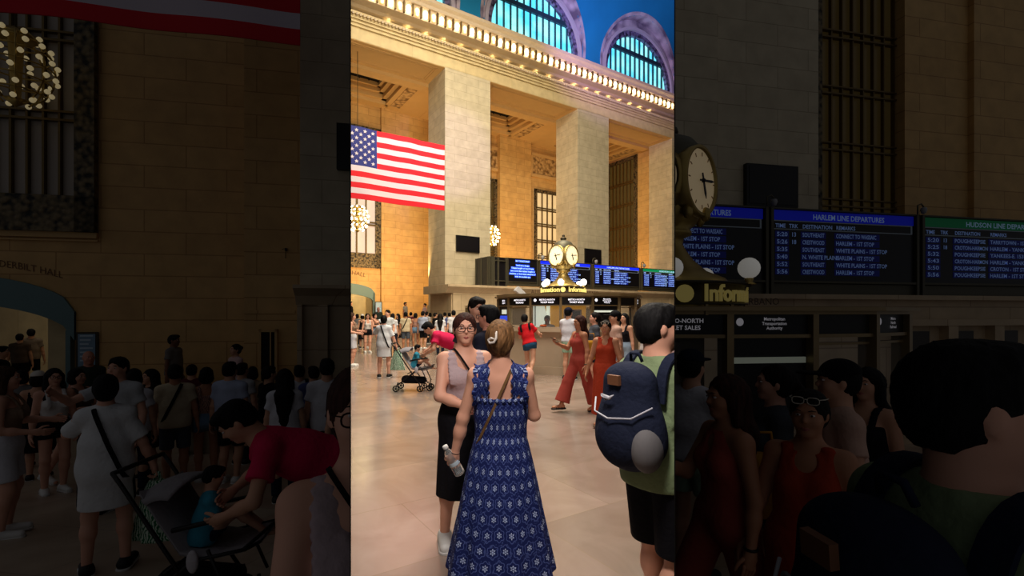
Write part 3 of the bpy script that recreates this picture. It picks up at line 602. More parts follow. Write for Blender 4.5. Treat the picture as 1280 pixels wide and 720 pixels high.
def facade(plan, zs, zone, styles, texts, label, dim=False, roof_c=None, base_col=None):
    """faceted booth front: plan = list of (x, y) from left to right; zs = dict of heights"""
    r = empty('information_booth', (0, 0, 0), 0, label, 'booth')
    def fin(mb, n, m): o = mb.build(n, m, r); CLIP.append((o, zone)); return o
    zo, z1, z2, z3, z4, z5 = zs   # floor, ledge bottom, ledge top, sign bottom, sign top, roof top
    base = MB(); ledge = MB(); fr = MB(); sign = MB(); roofm = MB(); letters = MB(); glass = MB(); inner = MB(); white = MB(); dark = MB(); scr_ = MB()
    N = len(plan)-1
    cen = roof_c or (sum(p[0] for p in plan)/len(plan), max(p[1] for p in plan)+2)
    def off(p, k): 
        d = Vector((p[0]-cen[0], p[1]-cen[1])); d.normalize(); return (p[0]+d.x*k, p[1]+d.y*k)
    def loop(mb, k0, k1, a, b):
        for i in range(N):
            p, q = plan[i], plan[i+1]; mb.prism([off(p, k0), off(q, k0), off(q, k1), off(p, k1)], 'z', a, b)
    loop(base, -.12, -.02, zo, z1); loop(base, -.02, .03, zo, zo+.22); loop(ledge, -.2, .12, z1, z1+.05); loop(ledge, -.12, .08, z1+.05, z2)
    loop(fr, -.12, .03, z3-.03, z3); loop(fr, -.12, .04, z4, z4+.03); loop(roofm, -.35, .12, z4+.03, z4+.06); loop(roofm, -.3, .06, z4+.06, z5)
    for i in range(N):
        p, q = Vector(plan[i]), Vector(plan[i+1]); e = (q-p); L_ = e.length; e.normalize(); nrm = Vector((e.y, -e.x))
        if nrm.dot(p-Vector(cen)) < 0: nrm = -nrm
        def bx(mb, u0, u1, d0, d1, a, b): 
            c = [p+e*u0+nrm*d0, p+e*u1+nrm*d0, p+e*u1+nrm*d1, p+e*u0+nrm*d1]; mb.prism([(v.x, v.y) for v in c], 'z', a, b)
        bx(fr, -.03, .03, -.1, .05, z2, z4); 
        if i == N-1: bx(fr, L_-.03, L_+.03, -.1, .05, z2, z4)
        bx(sign, .03, L_-.03, -.06, .0, z3, z4)
        tx = texts[i]
        if tx:
            H = z4-z3; lines = tx[1]; xo = tx[2] if len(tx) > 2 else .5
            for j, ln in enumerate(lines):
                sz = H*.3 if len(lines) < 3 else H*.22; vs, fs = text_mesh(ln, sz, font_bold=True, align='CENTER')
                zz_ = z4-H*.42-j*sz*1.15 if len(lines) < 3 else z4-H*.3-j*sz*1.05
                mxw = max(abs(v[0]) for v in vs)*2; qf = min(1, (.66 if tx[0] else .8)*L_/mxw)
                letters.add([tuple((p+e*(L_*xo+v[0]*qf)+nrm*.008).to_tuple())+(zz_+v[1],) for v in vs], fs)
            if tx[0]:
                c0 = p+e*(L_*(xo-.43)+H*.1)+nrm*.008; n_ = 14; letters.add([(c0.x+e.x*H*.2*math.cos(k*2*PI/n_), c0.y+e.y*H*.2*math.cos(k*2*PI/n_), z4-H*.38+H*.2*math.sin(k*2*PI/n_)) for k in range(n_)], [list(range(n_))])
        st = styles[i]
        if st == 'dark':
            bx(dark, .03, L_-.03, -.06, -.02, z2, z3-.03); zb_ = z3-(z3-z2)*.3; bx(white, .05, L_-.05, -.02, .0, zb_-.02, zb_+.03)
        elif st == 'screen':
            bx(dark, .03, L_-.03, -.06, -.02, z2, z3-.03); bx(scr_, .05, L_-.05, -.02, .0, z2+(z3-z2)*.12, z2+(z3-z2)*.5); bx(white, L_*.3, L_*.7, -.02, .0, z3-(z3-z2)*.42, z3-(z3-z2)*.2)
        else:
            bx(glass, .03, L_-.03, -.03, -.02, z2, z3-.03)
            bx(fr, .03, L_-.03, -.06, .0, z3-(z3-z2)*.13, z3-(z3-z2)*.1) if st == 'white' else None
            bx(inner if st != 'white' else white, (.04 if roof_c else -.05), (L_-.04 if roof_c else L_+.05), -.85, -.82, z2-.1, z3)
            if st == 'white2':
                c = [(.1, z2), (.3*L_+.1, z2), (.2*L_, z3), (.02, z3)]
                vv = [tuple((p+e*u+nrm*-.6).to_tuple())+(z,) for u, z in c]+[tuple((p+e*u+nrm*-.63).to_tuple())+(z,) for u, z in c]
                white.add(vv, [(0, 1, 2, 3), (4, 7, 6, 5), (0, 4, 5, 1), (1, 5, 6, 2), (2, 6, 7, 3), (3, 7, 4, 0)])
            if st == 'white':
                for u in (.33, .7): bx(dark, L_*u-.012, L_*u+.012, -.8, -.78, z2, z3)
            if st == 'gold':
                bx(ledge, L_*.2, L_*.8, -.82, -.8, z2+.05, z3-.12); bx(dark, L_*.24, L_*.76, -.8, -.79, z2+.1, z3-.17)
        for mb_, nm_, m_ in ((glass, 'window_pane', M_pane), (inner, 'interior_panel', M_bglass_d if dim else M_bglass), (white, 'white_panel', M_bwhite_d if dim else M_bwhite), (dark, 'dark_panel', M_black), (scr_, 'screen', M_screen), (letters, 'sign_lettering', M_signw_d if dim else M_signw), (sign, 'sign_band', M_black)):
            if mb_.v: fin(mb_, nm_, m_)
        glass = MB(); inner = MB(); white = MB(); dark = MB(); scr_ = MB(); letters = MB(); sign = MB()
    fin(base, 'counter_base', M_marb); fin(ledge, 'counter_ledge', M_marb); fin(fr, 'frame', M_boothfr); fin(roofm, 'roof', M_boothfr)
    # roof plate
    m = MB(); pl = [off(p, -.3) for p in plan]+([] if roof_c is None else []); 
    if len(pl) > 2:
        if roof_c is None: pl = pl+[(plan[-1][0], plan[-1][1]+1.5), (plan[0][0], plan[0][1]+1.5)]
        m.prism(pl, 'z', z4+.04, z5-.01); fin(m, 'roof_plate', M_dkbr)
    return r
va = math.atan2(BX, BY)
plan = [(BX+BR*math.sin(math.radians(a)+0*va), BY-BR*math.cos(math.radians(a))) for a in [-101.25+22.5*k for k in range(10)]]
styles = ['dark', 'screen', 'white', 'white2', 'gold', 'dark', 'white', 'white', 'dark']
MN = ['METRO-NORTH', 'RAILROAD']
texts = [None, (0, ['METRO', 'NORTH']), (0, MN), (1, ['METRO-NORTH', 'TICKET SALES'], .55), (0, ['METRO-NORTH', 'TICKET SALES']), (1, ['Metropolitan', 'Transportation', 'Authority'], .55), None, (1, ['Metro', 'North', 'Railroad'], .6), None]
zs = (0, 1.16, 1.29, 1.885, 2.09, 2.2)
facade(plan, zs, 'c', styles, texts, 'round information booth with marble counter and bronze windows under the clock', roof_c=(BX, BY))
o = MB(); o.ball((0, 0, 0), (.1, .07, .035), 12, 6); q = o.build('orange_tray', mat('terracotta', rgb(190, 90, 40), .6), None, (*Vector(plan[3]).lerp(Vector(plan[4]), .42), 1.326)); q.location.y -= .02
tag(q, 'small orange bowl on the booth counter beneath the left window', 'bowl')
# ---------------------------------------------------------------- clock
M_opal = mat('opal_face', rgb(250, 235, 200), .3, emis=.95, ecol=rgb(255, 232, 180)); M_opal_d = mat('dim_opal_face', rgb(225, 205, 165), .4, emis=.085, ecol=rgb(255, 225, 175))  # dim face, globe and letter copies are darkened for the side clock
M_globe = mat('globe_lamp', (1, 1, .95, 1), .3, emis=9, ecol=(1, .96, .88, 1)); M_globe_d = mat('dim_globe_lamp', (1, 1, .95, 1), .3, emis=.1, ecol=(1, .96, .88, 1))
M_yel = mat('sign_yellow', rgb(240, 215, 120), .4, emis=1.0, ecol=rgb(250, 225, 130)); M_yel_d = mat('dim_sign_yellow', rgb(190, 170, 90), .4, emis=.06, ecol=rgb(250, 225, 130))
def clock(loc, zbase, zone, label, dim=False, face_ang=(-47, 43, 133, 223)):
    """origin at sphere centre; zbase (relative) = booth roof level"""
    r = empty('brass_clock', loc, 0, label, 'clock')
    def fin(mb, n, m, par=None): o = mb.build(n, m, par or r); CLIP.append((o, zone)); return o
    m = MB(); m.lathe([(0, .5), (.12, .49), (.24, .43), (.31, .34), (.33, .24), (.325, .1), (.32, -.02)], seg=32); fin(m, 'dome', M_vert)
    m = MB(); m.lathe([(.32, -.02), (.32, -.14), (.31, -.27), (.26, -.37), (.2, -.42), (.22, -.44), (.22, -.47), (.15, -.5), (.14, -.56), (.17, -.62), (.24, -.72), (.36, -.83), (.52, -.9), (.56, -.95), (.5, -.99), (.5, zbase), (0, zbase)], seg=32); fin(m, 'pedestal', M_brass)
    m = MB(); m.lathe([(0, .68), (.03, .67), (.05, .63), (.03, .6), (.09, .57), (.1, .53), (.06, .5), (.12, .48), (.12, .46)], seg=16); fin(m, 'finial', M_dkbr)
    m = MB()
    for k in range(8): a = k*PI/4+.2;  m.ball((.35*math.cos(a), .35*math.sin(a), -.3), (.05, .05, .07), 8, 5)
    fin(m, 'ornament', M_brass)
    for fa in face_ang:
        a = math.radians(fa); nv = Vector((math.sin(a), -math.cos(a), 0)); rt = Vector((math.cos(a), math.sin(a), 0)); up = Vector((0, 0, 1)); c0 = nv*.325
        R_ = .29
        def disc(r0, r1, d0, d1, mb, n=40):
            V = []
            for k in range(n):
                an = 2*PI*k/n; dv = rt*math.cos(an)+up*math.sin(an)*1.04
                V += [c0+dv*r0+nv*d0, c0+dv*r1+nv*d0, c0+dv*r1+nv*d1, c0+dv*r0+nv*d1]
            mb.add(V, [(k*4+j, k*4+(j+1) % 4, ((k+1) % n)*4+(j+1) % 4, ((k+1) % n)*4+j) for k in range(n) for j in range(4)], True)
        m = MB(); V = [c0+nv*.025]+[c0+(rt*math.cos(2*PI*k/40)+up*1.04*math.sin(2*PI*k/40))*R_+nv*.005 for k in range(40)]; m.add(V, [(0, 1+k, 1+(k+1) % 40) for k in range(40)], True)
        fo = fin(m, 'clock_face', M_opal_d if dim else M_opal)
        m = MB(); disc(R_-.005, R_+.025, -.14, .03, m); fin(m, 'bezel', M_brass, fo)
        m = MB()
        def hand(ang, ln, wd, d=.034):
            dv = rt*math.sin(ang)+up*math.cos(ang); sd = rt*math.cos(ang)-up*math.sin(ang); b = c0+nv*d
            V = [b-dv*.07-sd*wd, b-dv*.07+sd*wd, b+dv*ln*.7+sd*wd*1.6, b+dv*ln, b+dv*ln*.7-sd*wd*1.6]; V += [v+nv*.006 for v in V]
            m.add(V, [(0, 1, 2, 3, 4), (9, 8, 7, 6, 5)]+[(i, (i+1) % 5, 5+(i+1) % 5, 5+i) for i in range(5)])
        hand(math.radians(84), .23, .008); hand(math.radians(162), .17, .011); m.ball(c0+nv*.035, .022, 8, 5)
        fin(m, 'clock_hands', M_black, fo)
        m = MB()
        for k in range(12):
            an = k*PI/6; dv = rt*math.sin(an)+up*math.cos(an); sd = rt*math.cos(an)-up*math.sin(an); b = c0+nv*.02
            V = [b+dv*.225-sd*.005, b+dv*.225+sd*.005, b+dv*.26+sd*.005, b+dv*.26-sd*.005]; V += [v+nv*.004 for v in V]
            m.add(V, [(0, 1, 2, 3), (7, 6, 5, 4)]+[(i, (i+1) % 4, 4+(i+1) % 4, 4+i) for i in range(4)])
        fin(m, 'dial_marking', mat('numeral_gold', rgb(170, 130, 80), .5), fo)
    # lettered ring
    RR, z0, z1 = .70, -1.15, -.96
    m = MB(); m.lathe([(RR-.06, z0), (RR, z0), (RR, z0+.01), (RR-.02, z0+.02), (RR-.02, z1-.02), (RR+.03, z1-.02), (RR+.05, z1), (RR-.1, z1+.02), (RR-.2, z1)], seg=48); fin(m, 'sign_ring', M_dkbr if dim else mat('ring_dark', rgb(60, 40, 22), .5))
    m = MB(); m.lathe([(.5, -.95), (.62, -1.0), (RR-.06, z0-.02), (RR-.1, z0-.15), (.5, zbase)], seg=32); fin(m, 'sign_base', M_brass)
    m = MB()
    for txt, ac, wd in (('Information', -58+5, 76), ('Information', 38+5, 72)):
        vs, fs = text_mesh(txt, .2, font_bold=True, depth=.008); x0 = min(v[0] for v in vs); x1 = max(v[0] for v in vs)
        P = []
        for v in vs:
            u = (v[0]-x0)/(x1-x0)-.5; a = math.radians(ac+u*wd); rr = RR+.0+v[2]; P.append((rr*math.sin(a), -rr*math.cos(a), z0+.03+v[1]*1.0))
        m.add(P, fs)
    a = math.radians(-7); n_ = 16; C = Vector((RR*math.sin(a), -RR*math.cos(a), (z0+z1)/2-.005)); R2 = Vector((math.cos(a), math.sin(a), 0)); 
    m.add([C-R2.cross(Vector((0,0,1)))*-.01+R2*.075*math.cos(k*2*PI/n_)+Vector((0, 0, .075*math.sin(k*2*PI/n_))) for k in range(n_)], [list(range(n_))])
    fin(m, 'sign_lettering', M_yel_d if dim else M_yel)
    m = MB()
    for k in range(9): a = math.radians(-80+k*22); m.box(math.sin(a)*RR-.012, math.sin(a)*RR+.012, -math.cos(a)*RR-.012, -math.cos(a)*RR+.012, z0-.09, z0)
    fin(m, 'bracket', M_boothfr)
    for a, d in ((-49, .72), (-14, .55), (48, .74), (130, .72), (-130, .72)):
        a = math.radians(a); m = MB(); m.ball((d*math.sin(a), -d*math.cos(a), z1+.13), .092, 16, 10); g = fin(m, 'globe', M_globe_d if dim else M_globe)
        m = MB(); m.lathe([(.0, .06), (.04, .05), (.03, .02), (.06, 0)], (d*math.sin(a), -d*math.cos(a), z1-.01), 10); fin(m, 'globe_holder', M_brass, g)
    return r
zsph = CH+(HY-320.5)/F*BY
clock((BX-.12, BY, zsph), 2.18-zsph, 'c', 'gleaming brass clock with opal faces and globes on the booth roof')
# ================================================================ SIDE GALLERIES (added dim copies of the hall, walls much nearer)
ZO = 12.0
DL = Frame(12.6, 2867, 600)
def wl(px, t=0): return DL.s(px, t)
mb = MB(); cA = wl(-95); rA = wl(95)-cA; zsA = DL.z(95, 390, 0); ztA = DL.z(-60, 340, 0)
arch_wall(mb, wl(-260), wl(310), 0, .45, -3, ZO, cA, rA, zsA, ztA-zsA, 26); o = DL.put(mb, 'wall_left', M_gold, 'l', kind='structure')
mb = MB(); n = 26
for k in range(n):
    u0, u1 = -1+2*k/n, -1+2*(k+1)/n; f = lambda u, q: zsA-q*.62+(ztA-zsA)*math.sqrt(max(0, 1-u*u))
    mb.add([(cA+u*rA, t, f(u, q)) for t in (-.06, .1) for u, q in ((u0, 0), (u1, 0), (u1, 1), (u0, 1))], [(0, 1, 2, 3), (4, 7, 6, 5), (0, 4, 5, 1), (3, 2, 6, 7)])
mb.box(cA+rA-.17, cA+rA-.08, -.05, .1, -3, zsA-.4)
DL.put(mb, 'trim_11', MATS['teal_metal'], 'l', kind='structure')
mb = MB(); vs, fs = text_mesh('VANDERBILT HALL', .22); wt = max(v[0] for v in vs); q = (wl(79)-wl(-28))/wt
zt_ = DL.z(78, 348, 0); sl_ = (DL.z(0, 325, 0)-DL.z(78, 346, 0))/(wl(78)-wl(0))
P = []
for v in vs:
    x = wl(79)-(wt-v[0])*q; dx = wl(79)-x; P.append((x, -.012+.0*v[2], zt_+v[1]*.95+sl_*dx-.028*dx*dx*3))
mb.add(P, fs); DL.put(mb, 'trim_12', MATS['letter_bronze'], 'l', kind='structure')
mb = MB(); mb.box(wl(-260), wl(124), -.1, 0, DL.z(62, 297, 0), DL.z(62, 290, 0)); mb.box(wl(-260), wl(124), -.06, 0, DL.z(62, 301, 0), DL.z(62, 299, 0)); DL.put(mb, 'trim_13', M_warm, 'l', kind='structure')
grid_window(DL, 'window_10', 'l', wl(-160), wl(124), -.02, DL.z(62, 290, 0), ZO-.5, 11, 4, mat('side_window_pale', rgb(170, 160, 150), .4, noise=.2, nscale=.8), .38, .4, .022)
# passage behind the side arch
mb = MB(); mb.box(cA-9, wl(70, 6), 6.6, 6.9, -3, 6); mb.box(wl(62, .5), wl(88, .5), .45, 6.6, -3, 5); DL.put(mb, 'wall_passage_left', M_frz, 'l', kind='structure')
mb = MB(); mb.box(cA-9, wl(310), -1.9, 7, -3.2, -.5); DL.put(mb, 'floor_landing_left', M_marb, 'l', kind='structure')
mb = MB(); mb.box(wl(305, -.9), wl(380, -.9), -.9, .1, -3, ZO); mb.box(wl(305, -.9)-.02, wl(380), -.93, 0, DL.z(340, 392, -.9), DL.z(340, 388, -.9)); DL.put(mb, 'wall_pilaster_left', M_gold, 'l', kind='structure')
mb = MB(); mb.box(wl(375, -1.5), wl(520, -1.5), -1.5, .1, -3, ZO); DL.put(mb, 'wall_pier_left', M_pier, 'l', kind='structure')
mb = MB(); a, b = wl(370, -1.8), wl(520, -1.8); zq = DL.z(405, 357, -1.8); mb.prism([(-2.1, zq), (-2.1, zq-.07), (-1.9, zq-.22), (-1.8, zq-.4), (-1.4, zq-.4), (-1.4, zq)], 'x', a, b)
mb.box(a+.1, b, -1.75, -1.4, -3, zq-.4); mb.box(wl(398, -1.85), wl(410, -1.85), -1.9, -1.7, -3, zq-.4); mb.box(wl(372, -1.85), wl(378, -1.85), -1.9, -1.7, -3, zq-.4)
DL.put(mb, 'wall_ticket_left', M_tick, 'l', kind='structure')
r = empty('doorway_panel', DL.loc, DL.ang, 'narrow dark doorway panel with pale frame beside the pier, dim left side', 'door panel')
m = MB(); m.box(wl(327, -.95), wl(344, -.95), -.97, -.9, -1.5, DL.z(335, 415, -.95)); DL.put(m, 'panel', M_dark, 'l', r)
m = MB(); z_ = DL.z(335, 415, -.95); m.box(wl(324, -.95), wl(327, -.95), -1.0, -.9, -1.5, z_+.06); m.box(wl(344, -.95), wl(347, -.95), -1.0, -.9, -1.5, z_+.06); m.box(wl(324, -.95), wl(347, -.95), -1.0, -.9, z_, z_+.06); m.box(wl(338, -.95), wl(339.5, -.95), -1.0, -.9, -1.5, z_); DL.put(m, 'frame', M_warm, 'l', r)
area('passage_fill_left', DL.world(cA, 3.5, 2.6), DL.world(cA+1, 6.6, .8), 1.5, .6, 9, (1, .85, .6))  # unseen fill added to lift the wall and people in the side arch
# poster beside the arch (both places)
M_post = mat('poster_blue', rgb(120, 150, 175), .5, noise=.15, nscale=6)
def poster(fr, zone, a, b, t, z0, z1, lab, em):
    r = empty('poster', fr.loc, fr.ang, lab, 'poster'); m = MB(); m.box(a, b, t-.03, t, z0, z1); fr.put(m, 'frame', M_dkbr, zone, r)
    w_ = (b-a)*.1; m = MB(); m.box(a+w_, b-w_, t-.045, t-.03, z0+w_, z1-w_); fr.put(m, 'sheet', em, zone, r)
    m = MB(); 
    for i in range(7): z = z1-w_*1.6-(z1-z0)*.085*i; m.box(a+w_*2, b-w_*(2+(i*7 % 3)), t-.05, t-.045, z-(z1-z0)*.03, z)
    fr.put(m, 'printed_lettering', mat('poster_ink', rgb(190, 210, 225), .5), zone, r)
poster(DL, 'l', wl(97), wl(124), -.02, DL.z(110, 475, 0), DL.z(110, 415, 0), 'dark framed blue poster right of the arch, dim left side', M_post)
poster(W, 'c', W.s(468.5, 7.6), W.s(477.5, 7.6), 7.6, 1.0, W.z(473, 377, 7.6), 'small blue poster board beside the arched passage of the bright hall', mat('poster_lit', rgb(130, 160, 185), .5, emis=.25, ecol=rgb(130, 160, 185)))  # brighter copy of the poster blue, with a glow put into the sheet
# wall screen cut off at the edge, left
mb = MB(); z0, z1 = DL.z(430, 212, -1.6), DL.z(430, 155, -1.6); mb.box(wl(421, -1.6), wl(500, -1.6), -1.65, -1.5, z0, z1); o = DL.put(mb, 'wall_screen', M_black, 'l', label='black screen on the grey pier at the inner edge of the dim left side', category='screen')
mb = MB(); s0 = wl(356, -.93); zb_ = DL.z(356, 312, -.93); mb.tube([(s0-.04, -.98, zb_), (s0+.03, -.98, zb_+.02), (s0+.03, -.98, zb_-.2)], .008, 6); mb.box(s0+.01, s0+.05, -.98, -.9, zb_-.03, zb_+.03); o = DL.put(mb, 'wall_hook', M_black, 'l', label='thin black hook fixed to the stone pilaster, dim left side', category='hook')
tf = -4.2; sRf = wl(374.5, tf); sCf = wl(106, tf); sLf = sCf-(sRf-sCf)*.667
flag(DL, tf, sLf, sRf, DL.z(374, 55, tf), DL.z(374, -203, tf), 'l', 'lower edge of a big striped flag high up on the dim left side')
p = at(20, 84, 9.6); chandelier(p, .62, 'softly glowing globe chandelier at the dim left edge of the view', e=.012, chain=4, hot='_dim')
# right gallery
DR = Frame(9.05, 2867, 600)
def wr(px, t=0): return DR.s(px, t)
mb = MB(); mb.box(wr(840, 1.0), wr(1023, 1.0), 1.0, 1.5, -2.5, ZO); mb.box(wr(840, 1), wr(897, .95), .94, 1.0, -2.5, ZO); DR.put(mb, 'wall_pier_right', M_pier, 'r', kind='structure')
mb = MB(); mb.box(wr(1131, 1.4), wr(1560, 1.4), 1.4, 1.9, -2.5, ZO); mb.box(wr(1215, 1.3), wr(1560, 1.3), 1.25, 1.4, -2.5, ZO); mb.box(wr(1023, 1.9), wr(1140, 1.9), 1.9, 2.1, -2.5, ZO); DR.put(mb, 'wall_right', M_gold, 'r', kind='structure')
grid_window(DR, 'window_11', 'r', wr(1015, 1.75), wr(1131, 1.75), 1.75, 0, ZO, 8, 8, mat('side_window_dark', rgb(60, 52, 40), .3, emis=.012, ecol=rgb(220, 180, 100), noise=.6, nscale=2), .16, 0, .018)
mb = MB(); a, b = wr(860, .85), wr(1560, .85)
zR = DR.z(1060, 366, -.2)
mb.box(wr(835, 0), b, -.1, .9, -2.5, zR); mb.box(wr(835, 0), b, -.25, -.1, zR-.14, zR-.04); 
for k in range(7):
    x = wr(1128+k*58, -.3); mb.box(x, x+.28, -.3, -.1, -2.5, zR-.65)
mb.box(wr(1110, -.3), b, -.32, -.1, zR-.72, zR-.58)
DR.put(mb, 'wall_ticket_right', M_tick, 'r', kind='structure')
mb = MB()
for k in range(6): x = wr(1128+k*58, -.3); mb.box(x+.3, x+.95, -.14, -.11, -1, zR-.85)
DR.put(mb, 'window_12', mat('ticket_glass_dim', rgb(46, 38, 28), .3), 'r', kind='structure')  # copy of the ticket glass with the dimness put into its colour
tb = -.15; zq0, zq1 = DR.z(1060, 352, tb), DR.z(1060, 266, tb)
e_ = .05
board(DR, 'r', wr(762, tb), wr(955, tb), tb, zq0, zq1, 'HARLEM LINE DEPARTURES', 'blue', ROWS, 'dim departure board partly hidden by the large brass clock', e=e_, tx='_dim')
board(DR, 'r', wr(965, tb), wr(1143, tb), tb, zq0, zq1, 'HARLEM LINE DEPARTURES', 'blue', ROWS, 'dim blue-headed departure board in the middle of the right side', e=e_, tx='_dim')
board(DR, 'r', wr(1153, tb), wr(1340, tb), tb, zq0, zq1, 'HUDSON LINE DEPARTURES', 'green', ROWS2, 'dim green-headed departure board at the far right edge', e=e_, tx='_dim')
for px, lb in ((958, 'small dome camera on the post left of the dim middle board'), (1146, 'small bracket camera between the dim blue and green boards')):
    security_camera(DR.world(wr(px, tb-.1), tb-.12, zq1+.02), DR.ang, lb, 'r', .55)
r = empty('wall_screen', DR.loc, DR.ang, 'black wall screen above the boards on the dim right side', 'screen')
m = MB(); m.box(wr(931, .95), wr(995, .95), .88, 1.0, DR.z(963, 259, .95), DR.z(963, 207, .95)); DR.put(m, 'housing', M_black, 'r', r)
m = MB(); m.box(wr(934, .95), wr(992, .95), .87, .88, DR.z(963, 256, .95), DR.z(963, 210, .95)); DR.put(m, 'display', M_scr, 'r', r)
def pp(px, Y): return ((px-CX)/F*Y, Y)
planR = [pp(760, 4.12), pp(909, 4.02), pp(1014, 4.12), pp(1090, 4.3), pp(1131, 4.62)]
def zY(py, Y): return CH+(HY-py)/F*Y
zsR = (-.5, zY(545, 4.05), zY(529, 4.05), zY(418, 4.05), zY(393, 4.05), zY(383, 4.05))
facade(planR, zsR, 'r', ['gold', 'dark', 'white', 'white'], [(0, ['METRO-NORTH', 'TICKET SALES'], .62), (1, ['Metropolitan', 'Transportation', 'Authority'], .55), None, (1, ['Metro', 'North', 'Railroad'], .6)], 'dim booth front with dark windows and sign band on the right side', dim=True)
m = MB(); text_on(m, 'VANDERBANO', .1, *pp(898, 4.9), zY(381, 4.9), wfit=.62); o = m.build('trim_14', MATS['letter_dark']); tag(o, kind='structure')
Yc = BY/3.168; zc2 = CH+(HY-(360+(320.5-360)*3.168))/F*Yc
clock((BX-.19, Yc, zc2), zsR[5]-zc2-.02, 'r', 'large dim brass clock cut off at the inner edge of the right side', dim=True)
# ================================================================ FIGURES: signed-distance bodies meshed with surface nets
V3 = lambda *a: np.array(a, dtype=np.float64)
def nrm(v): return v/(np.linalg.norm(v)+1e-9)
def rc(a, b, ra, rb, lat=None, kl=1.0, capa=False, capb=False):
    a = np.array(a, float); b = np.array(b, float); ba = b-a; L2 = ba.dot(ba)+1e-12; ax = ba/math.sqrt(L2)
    R = max(ra, rb)*max(1, kl)
    def f(P):
        q = P-a; t = (q @ ba)/L2; t = np.clip(t, -.3 if capa else 0, 1.3 if capb else 1)
        q = q-t[:, None]*ba
        if lat is not None: q = q+np.outer((q @ lat)*(1/kl-1), lat)
        d = np.sqrt((q*q).sum(1))-(ra+t*(rb-ra))
        if capb: d = np.maximum(d, (P-b) @ ax)
        if capa: d = np.maximum(d, (a-P) @ ax)
        return d
    return f, np.minimum(a, b)-R, np.maximum(a, b)+R
def ell(c, r, M=None):
    c = np.array(c, float); r = np.array(r, float); R = max(r)
    def f(P):
        q = P-c
        if M is not None: q = q @ M      # columns of M = axes
        k = np.sqrt(((q/r)**2).sum(1)); k2 = np.sqrt(((q/(r*r))**2).sum(1))+1e-9
        return k*(k-1)/k2
    return f, c-R, c+R
def skirt(a, b, r0, r1, n=0, amp=0, fwd=None, pw=1.0, ph=0):
    """elliptic flared cone from a (top) to b (hem) with n pleats"""
    a = np.array(a, float); b = np.array(b, float); ba = b-a; L2 = ba.dot(ba); ax = ba/math.sqrt(L2)
    X = np.array([1., 0, 0]) if fwd is None else nrm(np.cross(fwd, [0, 0, 1.])); Y = np.cross(ax, X)
    R = max(max(r0), max(r1))*1.3
    def f(P):
        q = P-a; t = (q @ ba)/L2; tc_ = np.clip(t, 0, 1)**pw
        u = q @ X; v = q @ Y; rx = r0[0]+(r1[0]-r0[0])*tc_; ry = r0[1]+(r1[1]-r0[1])*tc_
        if n:
            th = np.arctan2(v/ry, u/rx); m = 1+amp*tc_*(np.sin(n*th+ph)+.5*np.sin((n*1.7)//1*th+1.3+4*t)); rx = rx*m; ry = ry*m
        d = (np.sqrt((u/rx)**2+(v/ry)**2)-1)*np.minimum(rx, ry)*.9
        return np.maximum(np.maximum(d, (P-b) @ ax), (a-P) @ ax)
    return f, np.minimum(a, b)-R, np.maximum(a, b)+R
def plane(p, n):
    p = np.array(p, float); n = nrm(np.array(n, float)); return lambda P: (P-p) @ n
class Field:
    def __init__(s): s.ops = []; s.lo = V3(9, 9, 9); s.hi = V3(-9, -9, -9)
    def add(s, pr, k=.02):
        s.ops.append(('u', pr, k)); s.lo = np.minimum(s.lo, pr[1]); s.hi = np.maximum(s.hi, pr[2]); return s
    def sub(s, pr, k=.008): s.ops.append(('s', pr, k)); return s
    def cut(s, fn): s.ops.append(('c', (fn, None, None), 0)); return s   # keep fn<0
    @staticmethod
    def comb(V, d, op, k):
        if op == 'u': h = np.maximum(k-np.abs(V-d), 0)/k; return np.minimum(V, d)-h*h*k*.25
        if op == 's': d = -d; h = np.maximum(k-np.abs(V-d), 0)/k; return np.maximum(V, d)+h*h*k*.25
        if op == 'n': return V+d
        return np.maximum(V, d)
    def eval(s, P):
        V = np.full(len(P), .5)
        for op, pr, k in s.ops: V = s.comb(V, pr[0](P), op, k)
        return V
    def mesh(s, h):
        lo = s.lo-2.5*h; n = np.ceil((s.hi+2.5*h-lo)/h).astype(int)+1
        V = np.full(n, .5)
        ax = [lo[i]+h*np.arange(n[i]) for i in range(3)]
        for op, pr, k in s.ops:
            if pr[1] is None: sl_ = [slice(0, n[i]) for i in range(3)]
            else:
                m = k+2*h; sl_ = []
                for i in range(3):
                    a = max(0, int((pr[1][i]-m-lo[i])/h)); b = min(n[i], int((pr[2][i]+m-lo[i])/h)+2); sl_.append(slice(a, max(a+1, b)))
            G = np.stack(np.meshgrid(ax[0][sl_[0]], ax[1][sl_[1]], ax[2][sl_[2]], indexing='ij'), -1); sh = G.shape[:3]
            sub_ = V[tuple(sl_)]; act = (sub_ < .4).ravel() if op != 'u' else np.ones(sub_.size, bool)
            if not act.any(): continue
            d = np.full(sub_.size, 9.0 if op != 's' else 9.0); 
            Pf = G.reshape(-1, 3)
            d[act] = pr[0](Pf[act])
            if op == 'n': d[~act] = 0
            r_ = sub_.ravel().copy(); r_[act] = s.comb(r_[act], d[act], op, k); V[tuple(sl_)] = r_.reshape(sh)
        return surfnet(V, lo, h)
